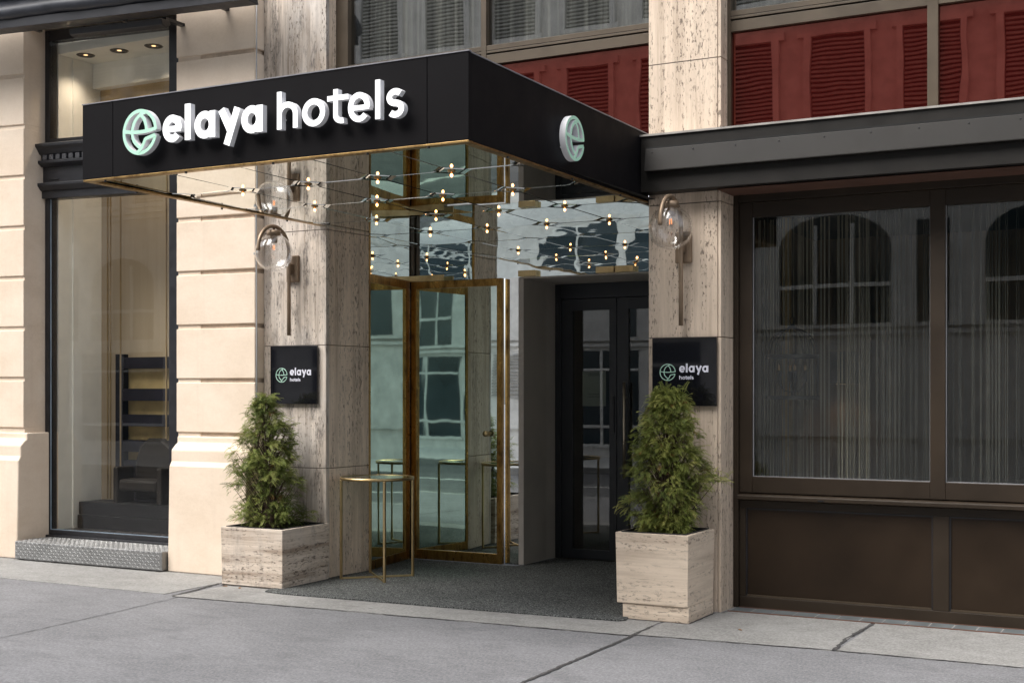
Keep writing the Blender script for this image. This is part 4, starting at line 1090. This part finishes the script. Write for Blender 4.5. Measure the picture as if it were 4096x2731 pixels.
def shrub(name, label, base, prof, seed, ncl, tone, leanx=0.):
    """prof: list of (z above soil, half-width)"""
    rr = random.Random(seed); bx, by, bz0 = base
    t = thing(name, label, 'shrub', base)
    def hw(z):
        for (z0, w0), (z1, w1) in zip(prof[:-1], prof[1:]):
            if z0 <= z <= z1: return w0 + (w1 - w0) * (z - z0) / (z1 - z0)
        return prof[-1][1]
    H = prof[-1][0]
    tr = MB()
    for k in range(7):
        a = rr.uniform(0, 2 * PI); q = rr.uniform(.0, .05); pts = []; h = H * rr.uniform(.6, .95) if k else H * .97; ph = rr.uniform(0, 6)
        for i in range(9):
            u = i / 8; r = q * (1 + 2.4 * u * (1 - u) * 2) * (1 if k else .2)
            pts.append((bx + leanx * u + r * math.cos(a) + .012 * math.sin(7 * u + ph), by + r * math.sin(a) + .012 * math.cos(6 * u + ph), bz0 - .05 + h * u))
        tr.tube(pts, [.013 * (1 - .75 * i / 8) + .002 for i in range(9)], 6)
    lf = MB(); lf.tint = []
    centers = []
    for k in range(ncl):
        z = H * (rr.random() ** .85) * .985
        z = max(z, .06) if rr.random() < .93 else rr.uniform(.02, .15)
        a = rr.uniform(0, 2 * PI); w = hw(z); rad = w * math.sqrt(rr.uniform(.22, 1.05))
        lump = 1 + .22 * math.sin(3 * a + z * 9 + seed) + .20 * math.sin(5 * a - z * 17) + (rr.uniform(.1, .35) if rr.random() < .06 else 0)
        rad *= lump
        c = Vector((bx + leanx * z / H + rad * math.cos(a), by + rad * .86 * math.sin(a), bz0 + z))
        centers.append((c, a, rad / max(.02, w)))
        # branch
        st_ = Vector((bx + leanx * max(0, z - .2) / H + .02 * math.cos(a), by + .02 * math.sin(a), bz0 + max(.0, z - rad * 1.1 - .03)))
        mid = st_.lerp(c, .55) + Vector((0, 0, -.015))
        tr.tube([st_, mid, c], [.0045, .0035, .0015], 4, caps=False)
    for (c, a, q) in centers:
        base_t = rr.uniform(0, 1)
        out = Vector((math.cos(a), math.sin(a), .55 if rr.random() < .7 else 1.2)).normalized()
        for s_ in range(rr.randint(11, 16)):
            d = (out + Vector((rr.gauss(0, .6), rr.gauss(0, .6), rr.gauss(.05, .45)))).normalized()
            p0 = c + Vector((rr.gauss(0, .022), rr.gauss(0, .022), rr.gauss(0, .022)))
            L = rr.uniform(.05, .095); side = d.cross(Vector((rr.gauss(0, .4), rr.gauss(0, .4), 1))).normalized(); droop = rr.uniform(.5, 1.5)
            tv = min(1, max(0, base_t * .7 + rr.uniform(0, .35)))
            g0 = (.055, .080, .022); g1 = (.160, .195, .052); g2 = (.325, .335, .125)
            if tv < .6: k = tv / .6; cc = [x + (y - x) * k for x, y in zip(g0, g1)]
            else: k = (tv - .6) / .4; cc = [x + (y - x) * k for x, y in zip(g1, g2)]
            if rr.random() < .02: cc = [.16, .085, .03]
            cc = [x * y for x, y in zip(cc, tone)]
            prevp = p0; nseg = 6
            for i in range(nseg):
                u = (i + 1) / nseg
                dd = (d + Vector((0, 0, -droop * u))).normalized()
                p = prevp + dd * (L / nseg)
                ll = L * .36 * (1.1 - u * .7); wd = .0052
                for sgn in (-1, 1):
                    tip = p + (side * sgn * .8 + dd * .75).normalized() * ll + Vector((0, 0, -.004 * u))
                    nrm = side.cross(dd)
                    ax = dd * wd
                    mp = prevp.lerp(tip, .5)
                    vs = [prevp, mp - ax + nrm * .001, tip, mp + ax + nrm * .001]
                    b = len(lf.v); lf.v += [tuple(v) for v in vs]; lf.f.append((b, b + 1, b + 2, b + 3)); lf.mi.append(0)
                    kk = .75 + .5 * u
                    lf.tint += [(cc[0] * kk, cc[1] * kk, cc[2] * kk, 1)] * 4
                prevp = p
    tr.build('trunk', M['bark'], t, True)
    lf.build('foliage', M['leaf'], t)
    return t
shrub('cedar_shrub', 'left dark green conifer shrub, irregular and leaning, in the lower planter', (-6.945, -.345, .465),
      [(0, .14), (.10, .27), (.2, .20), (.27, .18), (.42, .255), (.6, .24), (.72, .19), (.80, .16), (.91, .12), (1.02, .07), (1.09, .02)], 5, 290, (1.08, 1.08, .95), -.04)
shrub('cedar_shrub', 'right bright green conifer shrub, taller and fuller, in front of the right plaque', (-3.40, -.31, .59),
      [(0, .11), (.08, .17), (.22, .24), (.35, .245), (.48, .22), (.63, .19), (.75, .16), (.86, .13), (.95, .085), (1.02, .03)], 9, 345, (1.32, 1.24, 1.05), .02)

# ================================================================== TABLE
tb = thing('round_table', 'slim round glass topped table on a square brass wire frame', 'table', (-6.235, .225, 0))
tx, ty, tr_ = -6.235, .225, .315
mb = MB(); mb.lathe([(tr_ - .012, .0), (tr_, 0), (tr_, .024), (tr_ - .012, .024), (tr_ - .012, 0)], (tx, ty, .855), 64); mb.build('rim', M['brass_clean'], tb, True)
mb = MB(); mb.lathe([(0, .0), (tr_ - .0125, 0), (tr_ - .0125, .008), (0, .008)], (tx, ty, .867), 64); mb.build('glass_top', M['glass_table'], tb)
h = .219; zb = .018
for sx_, sy_ in ((-1, -1), (1, -1), (1, 1), (-1, 1)):
    mb = MB(); x, y = tx + h * sx_, ty + h * sy_; a = .0095
    mb.prism([(x - a, y - a), (x + a, y - a), (x + a, y + a), (x - a, y + a)], zb, .8545); mb.build('leg', M['brass_clean'], tb, bevel=.0015)
mb = MB(); q = .006
mb.prism([(tx - h, ty - h - q * 1.4), (tx + h, ty + h - q * 1.4), (tx + h, ty + h + q * 1.4), (tx - h, ty - h + q * 1.4)], zb + .001, zb + .016)
mb.prism([(tx - h, ty + h - q * 1.4), (tx + h, ty - h - q * 1.4), (tx + h, ty - h + q * 1.4), (tx - h, ty + h + q * 1.4)], zb + .0015, zb + .0165)
mb.build('cross_bar', M['brass_clean'], tb)

# ================================================================== BUILDING ACROSS THE STREET (seen in the reflections)
ob = thing('opposite_building', 'pale stone building across the street, mirrored in the windows', 'building', (-10, -16, 0))
mb = MB(); mb.box(-45, 25, -17, -16, -.1, 15.5)
for z in (.72, 2.72, 2.86, 6.1, 6.25, 9.0, 11.9): mb.box(-45, 25, -15.999, -15.9, z, z + .07)
mb.build('wall', M['cabtop'], ob)
w0 = None; s0 = None
def far_arch(x):
    f = MB(); n = 10
    pts = [(x - 1.1, 2.95), (x + 1.1, 2.95), (x + 1.1, 4.45)] + [(x + 1.1 * math.cos(PI * i / n), 4.45 + .65 * math.sin(PI * i / n)) for i in range(1, n)] + [(x - 1.1, 4.45)]
    f.prism(pts, -15.998, -15.985, 'y'); return f
aw0 = None; nw0 = None
for x in (-6.45, -2.5, -10.4, -17.2, -21.15, -25.1, -29.0, -33.0, 1.45, 5.4, 8.6, 11.7, 15.0, 18.4):
    if aw0 is None:
        aw0 = far_arch(x).build('arched_window', M['win_dark'], ob)
        f = MB(); rects(f, [(x - 1.1, x + 1.1, 3.66, 3.74), (x - .40, x - .33, 2.95, 3.659), (x + .33, x + .40, 2.95, 3.659), (x - .40, x - .33, 3.741, 4.9), (x + .33, x + .40, 3.741, 4.9)], -15.984, -15.93); f.build('frame', M['white_frame'], aw0); X00 = x
    else:
        c = aw0.copy(); COL.objects.link(c); c.location.x = x - X00
        for ch_ in aw0.children: d_ = ch_.copy(); COL.objects.link(d_); d_.parent = c
for x in (-4.56, -8.5, -12.5, -19.2, -23.1, -27.0, -31.0, -.5, 3.4, 6.95):
    if nw0 is None:
        g = MB(); g.box(x - .31, x + .31, -15.998, -15.985, 2.95, 4.9); nw0 = g.build('narrow_window', M['win_dark'], ob); X01 = x
    else:
        c = nw0.copy(); COL.objects.link(c); c.location.x = x - X01
lw0 = None
for x in (-33., -29., -25.1, -21.15, -17.2, -13.1, -10.4, 5.4, 8.6, 11.7, 15.0, 18.4):
    if lw0 is None:
        g = MB(); g.box(x - 1.42, x + 1.42, -15.998, -15.985, .32, 2.62); lw0 = g.build('shopfront_window', M['win_dark'], ob); X02 = x
        g = MB(); rects(g, [(x - .05, x + .05, .32, 2.62), (x - 1.42, x - .051, 2.12, 2.18), (x + .051, x + 1.42, 2.12, 2.18), (x - 1.5, x + 1.5, .24, .319)], -15.984, -15.95); g.build('frame', M['white_frame'], lw0)
    else:
        c = lw0.copy(); COL.objects.link(c); c.location.x = x - X02
        if x == -13.1: c.scale.x = .68; c.location.x = (x - ob.location.x) - .68 * (X02 - ob.location.x)
        for ch_ in lw0.children: d_ = ch_.copy(); COL.objects.link(d_); d_.parent = c
g = MB()
for k in range(14): g.prism([(-15.998, 1.5 + k * .075), (-15.95, 1.5 + k * .075), (-15.97, 1.545 + k * .075), (-15.998, 1.545 + k * .075)], -15.4, -14.3, 'x')
g.build('louvre', M['shutter'], ob)
def far_shutter(x, z0, z1):
    f = MB(); z = z0
    while z < z1: f.prism([(-15.99, z), (-15.93, z), (-15.97, z + .05), (-15.99, z + .05)], x - .5, x + .5, 'x'); z += .085
    return f
sh0 = None; x = -33.
k = 0
while x < 14:
    for zz, (a, b) in enumerate(((6.55, 8.45), (9.45, 11.4))):
        if sh0 is None: sh0 = [None, None]
        if sh0[zz] is None:
            s_ = far_shutter(x, a, b).build('shutter', M['shutter'], ob); g = MB()
            rects(g, [(x - .64, x - .52, a - .05, b + .1), (x + .52, x + .64, a - .05, b + .1), (x - .75, x + .75, b + .101, b + .25), (x - .7, x + .7, a - .15, a - .051)], -15.99, -15.9); g.build('surround', M['cabtop'], s_)
            g = MB(); g.box(x - .519, x + .519, -15.998, -15.992, a - .04, b + .09); g.build('dark_gap', M['black_void'], s_); sh0[zz] = (s_, x)
        else:
            src, xs0 = sh0[zz]; c = src.copy(); COL.objects.link(c); c.location.x = x - xs0
            for ch_ in src.children: d_ = ch_.copy(); COL.objects.link(d_); d_.parent = c
    x += 1.78; k += 1

# ================================================================== CAMERA, LIGHT, WORLD
cam = bpy.data.cameras.new('camera'); co_ = bpy.data.objects.new('camera', cam); COL.objects.link(co_)
cam.sensor_width = 36.; cam.lens = 2990 / 2352 * 36.; cam.shift_y = 116 / 2352; cam.clip_end = 500.; cam.clip_start = .05
co_.location = (0, -9.05, 1.6); co_.rotation_euler = (math.radians(90), 0, math.radians(28))
sc.camera = co_
el, az = math.radians(56), math.radians(212)     # azimuth clockwise from +Y
sun = bpy.data.lights.new('sun', 'SUN'); sun.energy = 1.5; sun.angle = math.radians(45); sun.color = (1, .955, .89)
so = bpy.data.objects.new('sun', sun); COL.objects.link(so); so.location = (-5, -8, 12)
dirv = Vector((math.sin(az) * math.cos(el), math.cos(az) * math.cos(el), math.sin(el)))
so.rotation_euler = dirv.to_track_quat('Z', 'Y').to_euler()
w = bpy.data.worlds.new('World'); sc.world = w; w.use_nodes = True
nt = w.node_tree
for n_ in list(nt.nodes): nt.nodes.remove(n_)
out = nt.nodes.new('ShaderNodeOutputWorld'); bg = nt.nodes.new('ShaderNodeBackground'); sky = nt.nodes.new('ShaderNodeTexSky')
sky.sky_type = 'NISHITA'; sky.sun_disc = False; sky.sun_elevation = el; sky.sun_rotation = az; sky.air_density = 1.; sky.dust_density = 3.; sky.ozone_density = 1.
hs = nt.nodes.new('ShaderNodeHueSaturation'); hs.inputs['Saturation'].default_value = .30
nt.links.new(sky.outputs[0], hs.inputs['Color']); nt.links.new(hs.outputs[0], bg.inputs['Color']); nt.links.new(bg.outputs[0], out.inputs['Surface'])
bg.inputs['Strength'].default_value = .15
sc.view_settings.view_transform = 'Standard'; sc.view_settings.look = 'None'; sc.view_settings.gamma = 1; sc.view_settings.exposure = 1.4
cy = sc.cycles
cy.use_denoising = True
try: cy.denoiser = 'OPENIMAGEDENOISE'
except Exception: pass
cy.max_bounces = 12; cy.glossy_bounces = 8; cy.transparent_max_bounces = 24; cy.diffuse_bounces = 4; cy.transmission_bounces = 6
cy.caustics_reflective = True; cy.caustics_refractive = False; cy.sample_clamp_indirect = 4.; cy.blur_glossy = .3
